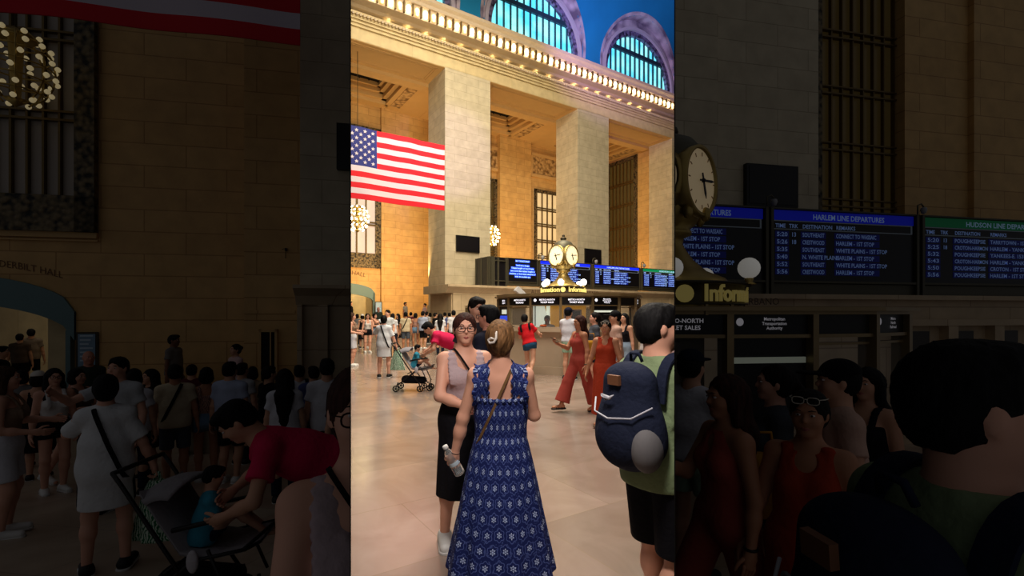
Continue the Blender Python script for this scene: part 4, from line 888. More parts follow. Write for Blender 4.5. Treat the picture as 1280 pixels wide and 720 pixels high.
def surfnet(V, lo, h):
    ins = V < 0; nx, ny, nz = V.shape
    c = np.zeros((nx-1, ny-1, nz-1), np.int8)
    for i in (0, 1):
        for j in (0, 1):
            for k in (0, 1): c += ins[i:nx-1+i, j:ny-1+j, k:nz-1+k]
    act = (c > 0) & (c < 8); idx = np.argwhere(act); m = len(idx)
    if m == 0: return np.zeros((0, 3)), np.zeros((0, 4), int)
    ids = np.full(act.shape, -1, np.int64); ids[act] = np.arange(m)
    acc = np.zeros((m, 3)); cnt = np.zeros(m)
    cn = {}
    for i in (0, 1):
        for j in (0, 1):
            for k in (0, 1): cn[(i, j, k)] = V[idx[:, 0]+i, idx[:, 1]+j, idx[:, 2]+k]
    for axis in range(3):
        for a in (0, 1):
            for b in (0, 1):
                p0 = [0, 0, 0]; o_ = [q for q in range(3) if q != axis]; p0[o_[0]] = a; p0[o_[1]] = b; p1 = list(p0); p1[axis] = 1
                v0 = cn[tuple(p0)]; v1 = cn[tuple(p1)]; x = (v0 < 0) != (v1 < 0); t = np.where(x, v0/(v0-v1+1e-20*(v0 == v1)), 0)
                for q in range(3): acc[:, q] += np.where(x, (t if q == axis else p0[q]), 0)
                cnt += x
    P = lo+h*(idx+acc/np.maximum(cnt, 1)[:, None])
    Q = []
    for axis in range(3):
        o_ = [q for q in range(3) if q != axis]
        sa = [slice(None)]*3; sb = [slice(None)]*3; sa[axis] = slice(0, -1); sb[axis] = slice(1, None)
        x = ins[tuple(sa)] != ins[tuple(sb)]; e = np.argwhere(x); fl = ins[tuple(sa)][x]
        ok = np.ones(len(e), bool)
        for q in o_: ok &= (e[:, q] > 0) & (e[:, q] < V.shape[q]-1)
        e = e[ok]; fl = fl[ok]
        def I(d0, d1):
            ee = e.copy(); ee[:, o_[0]] -= d0; ee[:, o_[1]] -= d1; return ids[ee[:, 0], ee[:, 1], ee[:, 2]]
        q4 = np.stack([I(1, 1), I(0, 1), I(0, 0), I(1, 0)], 1)
        if axis == 1: fl = ~fl
        q4[~fl] = q4[~fl][:, ::-1]; Q.append(q4)
    Q = np.concatenate(Q); Q = Q[(Q >= 0).all(1)]
    return P, Q
def mesh_obj(name, P, Q, m, parent, extra=None, smooth=True):
    me = bpy.data.meshes.new(name); nv = len(P); nf = len(Q)
    me.vertices.add(nv); me.vertices.foreach_set('co', np.asarray(P, np.float32).ravel()); me.loops.add(nf*4); me.loops.foreach_set('vertex_index', np.asarray(Q, np.int32).ravel())
    me.polygons.add(nf); me.polygons.foreach_set('loop_start', np.arange(0, nf*4, 4, dtype=np.int32)); me.polygons.foreach_set('loop_total', np.full(nf, 4, np.int32))
    me.polygons.foreach_set('use_smooth', np.ones(nf, bool)); me.update(calc_edges=True)
    if extra and extra.v:
        bm = bmesh.new(); bm.from_mesh(me); vs = [bm.verts.new(v) for v in extra.v]
        for f in extra.f:
            try: fc = bm.faces.new([vs[i] for i in f]); fc.smooth = True
            except ValueError: pass
        bm.to_mesh(me); bm.free()
    me.materials.append(m); o = bpy.data.objects.new(name, me); COL.objects.link(o); o.parent = parent; return o
def ik(a, b, l1, l2, pole):
    d = b-a; L = np.linalg.norm(d); L = max(1e-4, L)
    if L > (l1+l2)*.999: b = a+d/L*(l1+l2)*.999; d = b-a; L = np.linalg.norm(d)
    x = (l1*l1-l2*l2+L*L)/(2*L); hgt = math.sqrt(max(0, l1*l1-x*x)); u = d/L; p = np.array(pole, float); p = p-u*p.dot(u)
    return a+u*x+nrm(p)*hgt, b
def cloth(name, col, nz=.12, sc=30, rough=.85): return mat('cloth_'+name, rgb(*col), rough, noise=nz, nscale=sc*.3, bump=.35, bscale=sc, spec=.15)
def skinm(name, col): 
    m = mat('skin_'+name, rgb(*col), .5, noise=.05, nscale=12, spec=.3); return m
SK = dict(fair=(226, 168, 142), light=(214, 160, 130), tan=(186, 128, 96), brown=(128, 84, 60), olive=(196, 146, 112), red=(206, 140, 118))
HR = dict(dark=(22, 16, 14), brown=(62, 40, 26), lbrown=(112, 80, 50), black=(10, 9, 11), auburn=(58, 30, 24), grey=(150, 145, 140))
def hairm(n): return MATS.get('hair_'+n) or hair_mat(n)
def hair_mat(n):
    m, nt, b = nmat('hair_'+n); N = nt.nodes; L = nt.links; c = rgb(*HR[n]); tc = N.new('ShaderNodeTexCoord'); mp = N.new('ShaderNodeMapping'); mp.inputs['Scale'].default_value = (55, 55, 5)
    ns = N.new('ShaderNodeTexNoise'); ns.inputs['Scale'].default_value = 1; ns.inputs['Detail'].default_value = 3; L.new(tc.outputs['Object'], mp.inputs[0]); L.new(mp.outputs[0], ns.inputs['Vector'])
    rp = N.new('ShaderNodeValToRGB'); rp.color_ramp.elements[0].position = .35; rp.color_ramp.elements[0].color = tuple(x*.5 for x in c[:3])+(1,); rp.color_ramp.elements[1].position = .7; rp.color_ramp.elements[1].color = tuple(min(1, x*1.7) for x in c[:3])+(1,)
    L.new(ns.outputs['Fac'], rp.inputs[0]); L.new(rp.outputs[0], b.inputs['Base Color']); b.inputs['Roughness'].default_value = .7; b.inputs['Specular IOR Level'].default_value = .18
    bp = N.new('ShaderNodeBump'); bp.inputs['Strength'].default_value = .5; bp.inputs['Distance'].default_value = .01; L.new(ns.outputs['Fac'], bp.inputs['Height']); L.new(bp.outputs['Normal'], b.inputs['Normal']); return m
M_eye = mat('eye_white', rgb(225, 215, 210), .3); M_iris = mat('eye_iris', rgb(40, 25, 18), .2); M_lip = mat('lip', rgb(186, 108, 100), .5)
M_sole = mat('sole_white', rgb(215, 212, 208), .6); M_shoeb = mat('shoe_black', rgb(18, 18, 20), .6); M_shoew = mat('shoe_white', rgb(225, 225, 222), .6)
class Fig:
    """joints of one person; forward = -y, up = z, person's left = +x; scaled to height H"""
    def __init__(s, H=1.7, fem=True, lean=0, side=0, twist=0, hyaw=0, hpitch=0, hroll=0, feet=None, hands=None, elb=None, g=1.0, pelvis=(0, 0, 0), knee=None, hk=1.0, sit=False):
        s.k = H/1.7; s.fem = fem; s.g = g
        P = V3(0, 0, .93)+V3(*pelvis); s.P = P; L = math.radians(lean); sd = math.radians(side)
        s.U = nrm(V3(math.sin(sd), -math.sin(L), math.cos(L))); X = nrm(V3(1, 0, 0)-s.U*s.U[0]); B = np.cross(s.U, X); s.X = X; s.B = B
        tw = math.radians(twist); s.SX = X*math.cos(tw)+B*math.sin(tw)   # + twist turns the left shoulder backward
        s.sw = .152 if fem else .178
        s.T = lambda x, y, z: s.P+s.X*x+s.B*y+s.U*z
        s.Sh = {q: s.T(0, .01, .425)+s.SX*q*s.sw for q in (1, -1)}
        s.NB = s.T(0, .012, .50)
        nk = nrm(s.U*.6+V3(0, 0, .5)) if lean < 75 else s.U
        s.HC = s.NB+nk*.15+V3(0, -.012, 0)
        y, p, r = math.radians(hyaw), math.radians(hpitch), math.radians(hroll)
        s.HM = np.array((Matrix.Rotation(y, 3, 'Z') @ Matrix.Rotation(p, 3, 'X') @ Matrix.Rotation(r, 3, 'Y')))   # columns = head axes in body space
        s.Hd = lambda x, y, z: s.HC+s.HM @ V3(x, y, z)
        s.hip = {q: s.P+X*q*.09+V3(0, 0, -.03) for q in (1, -1)}
        feet = feet or {}; hands = hands or {}; elb = elb or {}; knee = knee or {}
        s.ank = {}; s.kne = {}; s.wri = {}; s.elb = {}; s.fyaw = {}; s.fpit = {}
        for q in (1, -1):
            f = feet.get(q, (q*.095, .02, .085)); s.fyaw[q] = f[3] if len(f) > 3 else q*8; s.fpit[q] = f[4] if len(f) > 4 else 0
            s.kne[q], s.ank[q] = ik(s.hip[q], V3(*f[:3]), .42, .402, knee.get(q, (q*.15, -1, 0)))
            h = hands.get(q, (q*(.235 if fem else .27), .0, .80)); 
            s.elb[q], s.wri[q] = ik(s.Sh[q], V3(*h[:3]), .285, .25, elb.get(q, (q*.5, 1, -.3)))
    def torso(s, F, e=0, shoulders=True, lo=True, k=.06):
        T, X, g = s.T, s.X, s.g
        if s.fem:
            if lo: F.add(rc(T(-.062*g, .0, -.03), T(.062*g, .0, -.03), .105*g+e, .105*g+e), k); F.add(ell(T(.05, .055, -.06), (.082*g+e,)*3), .04); F.add(ell(T(-.05, .055, -.06), (.082*g+e,)*3), .04)
            F.add(rc(T(0, 0, .03), T(0, .005, .19), .098*g+e, .085*g+e, X, 1.3), k); F.add(rc(T(0, 0, .2), T(0, .0, .38), .09*g+e, .092+e, X, 1.35), k)
            for q in (1, -1): F.add(ell(T(q*.068, -.075, .29), (.062+e, .055+e, .062+e)), .045)
        else:
            if lo: F.add(rc(T(-.055*g, .0, -.02), T(.055*g, .0, -.02), .102*g+e, .102*g+e), k); F.add(ell(T(.05, .05, -.05), (.08+e,)*3), .04); F.add(ell(T(-.05, .05, -.05), (.08+e,)*3), .04)
            F.add(rc(T(0, 0, .04), T(0, 0, .2), .105*g+e, .1*g+e, X, 1.3), k); F.add(rc(T(0, 0, .22), T(0, -.005, .37), .104*g+e, .104+e, X, 1.45), k)
        if shoulders:
            F.add(rc(s.Sh[-1], s.Sh[1], .05+e*.6, .05+e*.6), .05)
            for q in (1, -1): F.add(rc(s.T(0, .015, .49), s.Sh[q]+s.U*.008-s.SX*q*.05, .036+e*.6, .034+e*.6), .05)
        return F
    def head(s, F, fine):
        Hd, M = s.Hd, s.HM
        F.add(rc(s.T(0, .012, .43), s.Hd(0, .02, -.05), .058 if s.fem else .066, .05 if s.fem else .06), .04)
        F.add(ell(Hd(0, .015, .022), (.076, .095, .09), M), .02); F.add(ell(Hd(0, -.02, -.04), (.063 if s.fem else .066, .073, .072), M), .04)
        F.add(ell(Hd(0, -.07, -.092), (.026, .02, .018), M), .03); F.add(rc(Hd(0, -.088, .008), Hd(0, -.104, -.02), .008, .012), .014)
        for q in (1, -1):
            F.add(ell(Hd(q*.078, .008, -.008), (.012, .02, .032), M), .01); F.sub(ell(Hd(q*.031, -.099, .008), (.02, .016, .013), M), .014)
            F.add(ell(Hd(q*.038, -.062, -.03), (.02, .02, .02), M), .03)
        F.add(rc(Hd(-.035, -.084, .028), Hd(.035, -.084, .028), .01, .01), .014)
    def legs(s, F, e=0, a=0., b=1.0, k=.03, foot=True, flare=0, capb=False):
        g = s.g
        for q in (1, -1):
            h, kn, an = s.hip[q], s.kne[q], s.ank[q]; bk = nrm(np.cross(s.X, an-kn))*-1
            if bk[1] < 0 and s.P[2] > .5: bk = bk*1
            F.add(rc(h, kn, .083*g+e, .056*g**.5+e), k)
            F.add(rc(kn, kn+(an-kn)*.35+V3(0, .014, 0), .054+e, .056*g**.5+e), k); F.add(rc(kn+(an-kn)*.3+V3(0, .012, 0), an, .052+e, .036+e), k)
            if foot:
                y = math.radians(s.fyaw[q]); pt = math.radians(s.fpit[q]); fd = V3(math.sin(y)*math.cos(pt), -math.cos(y)*math.cos(pt), -math.sin(pt)); s_ = an+V3(0, 0, -.04)
                F.add(rc(s_-fd*.03, s_+fd*.155+V3(0, 0, -.012), .036, .026, nrm(np.cross(fd, [0, 0, 1.])), 1.25), .02)
    def arms(s, F, e=0, k=.025):
        for q in (1, -1):
            F.add(rc(s.Sh[q]-s.SX*q*.0, s.elb[q], .05*s.g**.6+e, .037*s.g**.5+e), .035); F.add(rc(s.elb[q], s.elb[q]+(s.wri[q]-s.elb[q])*.4, .038*s.g**.5+e, .036+e), k); F.add(rc(s.elb[q]+(s.wri[q]-s.elb[q])*.35, s.wri[q], .037+e, .024+e), k)
    def hand(s, F, ex, q, hdir=None, pn=None, curl=.35, fine=False):
        w = s.wri[q]; u = nrm(np.array(hdir, float)) if hdir is not None else nrm(s.wri[q]-s.elb[q])
        m = np.array(pn, float) if pn is not None else V3(-q, 0, 0)          # palm normal (towards the palm side)
        m = nrm(m-u*m.dot(u)); v = np.cross(m, u)*(1 if q == 1 else -1)     # v points to the thumb side
        if v[1] > 0 and pn is None: v = -v
        F.add(rc(w, w+u*.03, .024, .022, v, 1.2), .02); F.add(rc(w+u*.025, w+u*.075, .0165, .015, v, 2.2), .02)
        for i in range(4):
            L_ = (.036, .042, .039, .03)[i]; b = w+u*.08+v*(.028-.0185*i)
            a1, a2 = curl*.8+i*.06, curl*1.9+i*.08
            p1 = b+(u*math.cos(a1)+m*math.sin(a1))*L_; p2 = p1+(u*math.cos(a2)+m*math.sin(a2))*L_*.75; p3 = p2+(u*math.cos(a2*1.35)+m*math.sin(a2*1.35))*L_*.55
            ex.tube([b-u*.02, b, p1, p2, p3, p3+(p3-p2)*.12], [.0085, .0092, .0085, .0078, .0065, .003], 7)
        b = w+u*.028+v*.026; p1 = b+nrm(u*.75+v*.75+m*.2)*.038; p2 = p1+nrm(u*.9+v*.25+m*(.2+curl*.5))*.03; p3 = p2+nrm(u*.95+m*(.2+curl*.6))*.02
        ex.tube([b-v*.015, b, p1, p2, p3, p3+(p3-p2)*.12], [.011, .012, .0105, .009, .0075, .003], 7)
        s.hp = getattr(s, 'hp', {}); s.hp[q] = (w+u*.07+m*.03, u, m, v)
PEOPLE = {}
def over_shoulder(f, x, field, lift, t0, t1, n=16, cz=.33):
    pts = []; nn = []; rs = np.linspace(0, .4, 130)
    for th in np.linspace(t0, t1, n):
        c0 = f.T(x, 0, cz); d = nrm(f.B*math.sin(th)+f.U*math.cos(th)); P = c0+np.outer(rs, d); val = field.eval(P); i = np.where(val < 0)[0]; r_ = rs[i[-1]] if len(i) else .12
        pts.append(c0+d*(min(r_, .22)+lift)); nn.append(d)
    A = np.array(pts)
    for _ in range(2): A[1:-1] = (A[:-2]+2*A[1:-1]+A[2:])/4
    return A, nn
def person(key, label, top=None, bottom=None, hair=('short', 'dark'), skin='light', shoes=('sneaker', 'black'), h=.013, fine=False, handp=None, extra=None, **kw):
    f = Fig(**kw); fem = f.fem; root = empty('person', label=label, cat='person')
    K = f.k; parts = []
    def fin(F_or, name, m, hh=None, ex=None):
        P, Q = F_or.mesh(hh or h)
        if len(P) == 0: return None
        if ex is not None and ex.v: ex.v = [tuple(np.array(v)*K) for v in ex.v]
        o = mesh_obj(name, P*K, Q, m, root, ex); parts.append(o); return o
    def mbf(mb, name, m, parent=None):
        mb.v = [tuple(np.array(v)*K) for v in mb.v]; return mb.build(name, m, parent or root)
    f.fin, f.mbf, f.root, f.h = fin, mbf, root, h
    handp = handp or {}
    B = Field(); f.torso(B); f.head(B, fine); f.legs(B, foot=True); f.arms(B); ex = MB()
    for q in (1, -1): f.hand(B, ex, q, **handp.get(q, {}))
    sm = skinm(skin, SK[skin]); f.body_field = B
    fin(B, 'body', sm, h, ex)
    OUT = Field(); f.torso(OUT); f.out = OUT
    # ---- bottoms
    if bottom:
        kd, col = bottom[0], bottom[1]; nm = bottom[2] if len(bottom) > 2 else kd; m = cloth(*col) if isinstance(col, tuple) else col
        G = Field(); e = .014
        T = f.T
        if kd in ('shorts', 'pants', 'wide_pants'):
            f.torso(G, e, shoulders=False); ln = {'shorts': (bottom[3] if len(bottom) > 3 else .5), 'pants': 2, 'wide_pants': 2}[kd]
            for q in (1, -1):
                hp_, kn, an = f.hip[q], f.kne[q], f.ank[q]
                if kd == 'shorts':
                    if ln <= 1: xw = bottom[4] if len(bottom) > 4 else 0; b = hp_+(kn-hp_)*ln; G.add(rc(hp_, b, .094*f.g+xw*.6, (.088-.012*ln)*f.g+.008+xw, capb=True), .03)
                    else: G.add(rc(hp_, kn, .096*f.g, .085), .03); b = kn+(an-kn)*(ln-1); G.add(rc(kn, b, .085, .08, capb=True), .02)
                elif kd == 'pants':
                    G.add(rc(hp_, kn, .094*f.g, .07), .03); G.add(rc(kn, an+(kn-an)*.02, .07, .058, capb=True), .025)
                else:
                    G.add(rc(hp_, kn, .1*f.g, .1), .05); G.add(rc(kn, an+(kn-an)*.12, .1, .125, capb=True), .04)
            G.cut(plane(T(0, 0, .10), f.U))
            f.torso(OUT, e, shoulders=False)
        elif kd == 'skirt':
            hem = bottom[3] if len(bottom) > 3 else .5; G.add(skirt(T(0, .01, .12), V3(f.P[0], f.P[1]+.0, hem), (.128*f.g, .1*f.g), bottom[4] if len(bottom) > 4 else (.21, .18), 9, .02, pw=.33), .02); f.torso(G, e, shoulders=False); G.cut(plane(T(0, 0, .13), f.U)); G.cut(plane((0, 0, hem), (0, 0, -1)))
        fin(G, nm, m)
    # ---- tops
    if top:
        kd, col = top[0], top[1]; nm = {'tee': 'tee_shirt', 'tank': 'tank_top', 'long': 'shirt', 'over': 'overshirt'}.get(kd, kd); m = cloth(*col) if isinstance(col, tuple) else col
        opt = top[2] if len(top) > 2 else {}
        G = Field(); e = opt.get('e', .02 if kd != 'tank' else .009); hem = opt.get('hem', -.08); T = f.T
        if kd in ('tee', 'long', 'over'):
            f.torso(G, e, k=.08)
            if hem < -.05 or kd == 'over': G.add(rc(T(0, .01, .15), T(0, .01, hem-.02), .125*f.g, opt.get('hr', .135)*f.g, f.X, 1.3, capb=True), .06)
            sl = opt.get('sleeve', .6 if kd != 'long' else 2)
            for q in (1, -1):
                a, b, c = f.Sh[q]-f.SX*q*.03, f.elb[q], f.wri[q]
                if sl <= 1: G.add(rc(a, f.Sh[q]+(b-f.Sh[q])*sl, .058, opt.get('sr', .066), capb=True), .04)
                else: G.add(rc(a, b, .054, .052), .04); G.add(rc(b, b+(c-b)*min(.93, sl-1), .055, .045, capb=True), .03)
            G.sub(ell(T(0, -.02, .535), (.072, .085, .05)), .01); G.cut(plane(T(0, 0, .515), f.U))
        elif kd == 'tank':
            f.torso(G, e, shoulders=False); ch = opt.get('chest', .36); G.cut(plane(T(0, 0, ch), f.U)); G.sub(ell(T(0, -.13, ch+.03), (.07, .08, opt.get('scoop', .06))), .02); 
            if opt.get('straps', True):
                sx = opt.get('sx', .085); sr = opt.get('sr', .016)
                for q in (1, -1):
                    pts, nn = over_shoulder(f, q*sx, f.out, .004, -2.1, 1.9)
                    for a, b in zip(pts[:-1], pts[1:]): G.add(rc(a, b, sr*.55, sr*.55, f.X, 2.7), .012)
        G.cut(plane(T(0, 0, hem), -f.U)); fin(G, nm, m)
        f.torso(OUT, e)
    # ---- shoes
    if shoes:
        kd, c = shoes; m = {'black': M_shoeb, 'white': M_shoew}.get(c) or mat('shoe_'+c, rgb(120, 100, 80), .6)
        for q in (1, -1):
            y = math.radians(f.fyaw[q]); pt = math.radians(f.fpit[q]); fd = V3(math.sin(y)*math.cos(pt), -math.cos(y)*math.cos(pt), -math.sin(pt)); up = nrm(V3(0, 0, 1)-fd*fd[2]); lt = np.cross(fd, up); a = f.ank[q]+up*-.045
            hs = min(h, .011)
            if kd == 'sneaker':
                G = Field(); G.add(rc(a-fd*.04+up*.005, a+fd*.155-up*.006, .045, .035, lt, 1.15), .02); G.add(rc(a-fd*.012, a+up*.05, .046, .042, capb=True), .03); G.cut(plane(a-up*.03, -up)); fin(G, 'shoe', m, hs)
                G = Field(); G.add(rc(a-fd*.04-up*.028, a+fd*.155-up*.028, .05, .042, lt, 1.12), .01); G.cut(plane(a-up*.022, up)); G.cut(plane(a-up*.045, -up)); so = fin(G, 'sole', M_sole, hs*.8)
            else:
                G = Field(); G.add(rc(a-fd*.04-up*.028, a+fd*.15-up*.028, .046, .042, lt, 1.12), .01); G.cut(plane(a-up*.02, up)); G.cut(plane(a-up*.045, -up)); 
                for d in (-.0, .06, .11): G.add(rc(a+fd*d-lt*.045-up*.02, a+fd*d+up*(.022-d*.1), .009, .009), .01).add(rc(a+fd*d+lt*.045-up*.02, a+fd*d+up*(.022-d*.1), .009, .009), .01)
                fin(G, 'sandal', m, min(h, .008))
    # ---- face details
    Hd, M = f.Hd, f.HM
    def pt(x, y, z): return tuple(Hd(x, y, z))
    MM = Matrix(M.tolist())
    if hair[0] != 'back' :
        for q in (1, -1):
            m = MB(); m.ball(pt(q*.031, -.0805, .008), (.0128, .011, .0066), 10, 6, MM); ey = mbf(m, 'eye', M_eye)
            m = MB(); m.ball(pt(q*.031, -.0885, .008), (.0058, .0045, .0052), 8, 5, MM); mbf(m, 'iris', M_iris, ey)
        for q in (1, -1): m = MB(); m.tube([pt(q*.016, -.0965, .03), pt(q*.031, -.0945, .0355), pt(q*.048, -.083, .031)], [.002, .0028, .0016], 6); mbf(m, 'eyebrow', hairm('dark' if hair[1] != 'grey' else 'grey'))
        m = MB(); m.tube([pt(-.024, -.083, -.062), pt(-.009, -.0935, -.0575), pt(0, -.094, -.059), pt(.009, -.0935, -.0575), pt(.024, -.083, -.062)], [.002, .0042, .0038, .0042, .002], 6); m.tube([pt(-.02, -.084, -.065), pt(0, -.092, -.0685), pt(.02, -.084, -.065)], [.002, .0055, .002], 6)
        mbf(m, 'lip', M_lip)
    # ---- hair
    hk, hc = hair[0], hair[1]; hm = hairm(hc) if hc in HR else None
    if hk != 'bald':
        G = Field(); G.add(ell(Hd(0, .022, .03), (.088, .105, .096), M), .02)
        if hk in ('short', 'cap', 'crop'):
            G.add(ell(Hd(0, .045, -.02), (.08, .075, .075), M), .03)
            if hk == 'short': G.add(ell(Hd(.015, -.045, .085), (.06, .05, .035), M), .03)
        elif hk != 'hatonly': G.add(ell(Hd(0, .04, -.02), (.084, .08, .085), M), .03)
        G.sub(ell(Hd(0, -.122, -.03), (.074, .085, .112), M), .014)
        if hk in ('bun', 'updo', 'pony'): G.sub(ell(Hd(0, -.12, -.005), (.07, .07, .1), M), .014)
        for q in (1, -1): G.sub(ell(Hd(q*.095, -.03, -.07), (.04, .05, .07), M), .012) if hk in ('short', 'crop', 'cap') else None
        if hk in ('short', 'crop', 'cap'): G.cut(plane(Hd(0, 0, -.08), M @ V3(0, .0, -1)))
        if hk == 'long' or hk == 'longback':
            ln = hair[2] if len(hair) > 2 else .3
            p0, p1 = Hd(0, .05, .0), f.T(0, .125, .48-ln*.55); G.add(rc(p0, f.T(0, .1, .45), .082, .07, f.X, 1.15), .04); G.add(rc(f.T(0, .1, .45), f.T(0, .125, .45-ln), .07, .03, f.X, 1.7), .04)
            for q in (1, -1):
                a = Hd(q*.078, .0, .01); b = Hd(q*.088, .005, -.13)
                G.add(rc(a, b, .028, .03), .03)
                if hair[3:] and hair[3]: G.add(rc(b, f.T(q*.11, -.09, .46-ln*.8), .032, .018), .03)
        elif hk == 'bun': G.add(ell(Hd(0, .12, .03), (.045, .045, .045)), .02)
        elif hk == 'updo': G.add(ell(Hd(0, .085, .01), (.06, .06, .075), M), .03); G.add(ell(Hd(0, .04, -.06), (.055, .05, .05), M), .03)
        elif hk == 'bob':
            G.add(ell(Hd(0, .03, -.05), (.098, .09, .085), M), .03); G.sub(ell(Hd(0, -.125, -.05), (.07, .09, .12), M), .012)
        elif hk == 'pony': G.add(rc(Hd(0, .11, .04), Hd(0, .15, -.04), .03, .035), .02); G.add(rc(Hd(0, .15, -.04), Hd(0, .13, -.17), .035, .015), .02)
        Mh = M; Hc = f.HC
        def wav(P):
            q = (P-Hc) @ Mh; a_ = np.arctan2(q[:, 0], q[:, 1]); return .0024*np.sin(a_*34+6*np.sin(q[:, 2]*22))+.0015*np.sin(a_*9+q[:, 2]*35+1.3)
        G.ops.append(('n', (wav, None, None), 0))
        fin(G, 'hair', hm, min(h, .01))
    for a in kw.get('acc', ()): pass
    if extra: extra(f)
    PEOPLE[key] = root; return f
def brim_cap(col, name='baseball_cap', brim=True, back=False):
    def g(f):
        G = Field(); G.add(ell(f.Hd(0, .02, .045), (.095, .112, .09), f.HM), .02); G.cut(plane(f.Hd(0, 0, .035), f.HM @ V3(0, .15, -1)))
        if brim:
            s_ = 1 if back else -1; G.add(ell(f.Hd(0, s_*.14-.0, .045), (.07, .075, .012), f.HM), .012)
        f.fin(G, name, cloth(*col), min(f.h, .009))
    return g
def strap_loop(f, q, col, wd=.022, nm='crossbody_strap', hipz=-.02, e=.012):
    """strap over shoulder q, down to the opposite hip, following the clothes"""
    a = f.T(q*.075, 0, .49); b = f.T(-q*.15, 0, hipz); c = (a+b)/2; u = nrm(a-b); v = f.B; pts = []; nn = []
    N_ = 40; rs = np.linspace(.0, .42, 90)
    for k in range(N_):
        th = 2*PI*k/N_; d = u*math.cos(th)+v*math.sin(th)*.999; P = c+np.outer(rs, d); val = f.out.eval(P); i = np.where(val < e)[0]; r_ = rs[i[-1]] if len(i) else .1
        r_ = min(r_, np.linalg.norm(a-b)/2+.02); pts.append(c+d*r_); nn.append(d)
    # smooth
    P = np.array(pts); 
    for _ in range(2): P = (np.roll(P, 1, 0)+P*2+np.roll(P, -1, 0))/4
    pts = [tuple(p) for p in P]+[tuple(P[0])]; nn.append(nn[0]); m = MB(); m.ribbon(pts, nn, wd, .005); return f.mbf(m, nm, cloth(*col) if isinstance(col, tuple) else col)
def glasses(f, shade=False, up=False, col=(20, 18, 20)):
    m = MB(); o = (0, .105, .1) if up else (0, 0, 0)
    # up: resting on top of the head
    dz = .078 if up else 0; dy = .028 if up else 0
    for q in (1, -1):
        c = [f.Hd(q*.034+.027*math.copysign(abs(math.cos(t))**.7, math.cos(t)), -.106+dy+.004*abs(math.cos(t)), .002+dz+.018*math.copysign(abs(math.sin(t))**.7, math.sin(t))) for t in np.linspace(0, 2*PI, 17)[:-1]]; m.tube(c, .0026, 6, closed=True)
        m.tube([f.Hd(q*.057, -.1+dy, .01+dz), f.Hd(q*.08, -.06+dy, .008+dz), f.Hd(q*.083, .01+dy, .0+dz)], .0022, 6)
    m.tube([f.Hd(-.01, -.107+dy, .01+dz), f.Hd(.01, -.107+dy, .01+dz)], .0025, 6); o = f.mbf(m, 'sunglasses' if shade else 'eyeglasses', mat('glasses_frame_%d' % col[0], rgb(*col), .55, spec=.1))
    if shade:
        m = MB(); 
        for q in (1, -1): m.ball(f.Hd(q*.033, -.104+dy, .004+dz), (.022, .003, .017), 12, 6, Matrix(f.HM.tolist()))
        f.mbf(m, 'lens', mat('lens_dark', rgb(25, 20, 20), .1), o)
    return o
def place(key, px, Y, yaw, zones='c', z=0, label_side=None, zside=None, sk=1.0):
    """stand a figure at image column px and distance Y of the bright hall and, where seen, in the nearer dim gallery"""
    r = PEOPLE[key]; X = (px-CX)/F*Y; va_ = -math.atan2(X, Y); out = []
    done = False
    for zn in zones:
        o = r if not done else copy_tree(r); done = True
        if zn == 'c': o.location = (X, Y, z); o.rotation_euler = (0, 0, math.radians(yaw)+va_)
        else:
            Ys = Y/3.168*sk; o.location = (X*sk, Ys, (SL*Ys if zside is None else zside)); o.rotation_euler = (0, 0, math.radians(yaw)-math.atan2(X*sk, Ys)); 
            if label_side: o['label'] = label_side
            elif out: o['label'] = r['label']+', dim %s side' % ('left' if zn == 'l' else 'right')
        for ch in o.children_recursive: CLIP.append((ch, zn))
        out.append(o)
    return out
# ================================================================ PEOPLE AND WHAT THEY CARRY
# ---- navy floral print
m, nt, b = nmat('dress_print'); N = nt.nodes; L = nt.links
def MN_(op, *a):
    n = N.new('ShaderNodeMath'); n.operation = op
    for i, x in enumerate(a):
        if isinstance(x, (int, float)): n.inputs[i].default_value = x
        else: L.new(x, n.inputs[i])
    return n.outputs[0]
tc = N.new('ShaderNodeTexCoord'); sp = N.new('ShaderNodeSeparateXYZ'); L.new(tc.outputs['Object'], sp.inputs[0])
an = MN_('MULTIPLY', MN_('ARCTAN2', sp.outputs[0], sp.outputs[1]), .24)
u = MN_('MULTIPLY', an, 15.5); v = MN_('MULTIPLY', sp.outputs[2], 12.5)
row = MN_('FLOOR', v); uo = MN_('ADD', u, MN_('MULTIPLY', MN_('MODULO', row, 2.0), .5))
fu = MN_('SUBTRACT', MN_('FRACT', uo), .5); fv = MN_('SUBTRACT', MN_('FRACT', v), .5)
r_ = MN_('SQRT', MN_('ADD', MN_('MULTIPLY', fu, fu), MN_('MULTIPLY', fv, fv))); th = MN_('ARCTAN2', fu, fv)
ns = N.new('ShaderNodeTexNoise'); ns.inputs['Scale'].default_value = 60; L.new(tc.outputs['Object'], ns.inputs['Vector'])
ns_f = MN_('SUBTRACT', ns.outputs['Fac'], .5)
pet = MN_('ADD', MN_('ADD', .17, MN_('MULTIPLY', MN_('COSINE', MN_('MULTIPLY', th, 6.0)), .05)), MN_('MULTIPLY', ns_f, .1))
fl = MN_('LESS_THAN', r_, pet); hole = MN_('GREATER_THAN', MN_('ABSOLUTE', MN_('SUBTRACT', r_, .085)), .022); fl = MN_('MULTIPLY', fl, hole)
ringm = MN_('LESS_THAN', MN_('ABSOLUTE', MN_('SUBTRACT', r_, MN_('ADD', .40, MN_('MULTIPLY', MN_('COSINE', MN_('MULTIPLY', th, 6.0)), .05)))), .03)
dots = MN_('GREATER_THAN', ns.outputs['Fac'], .62)
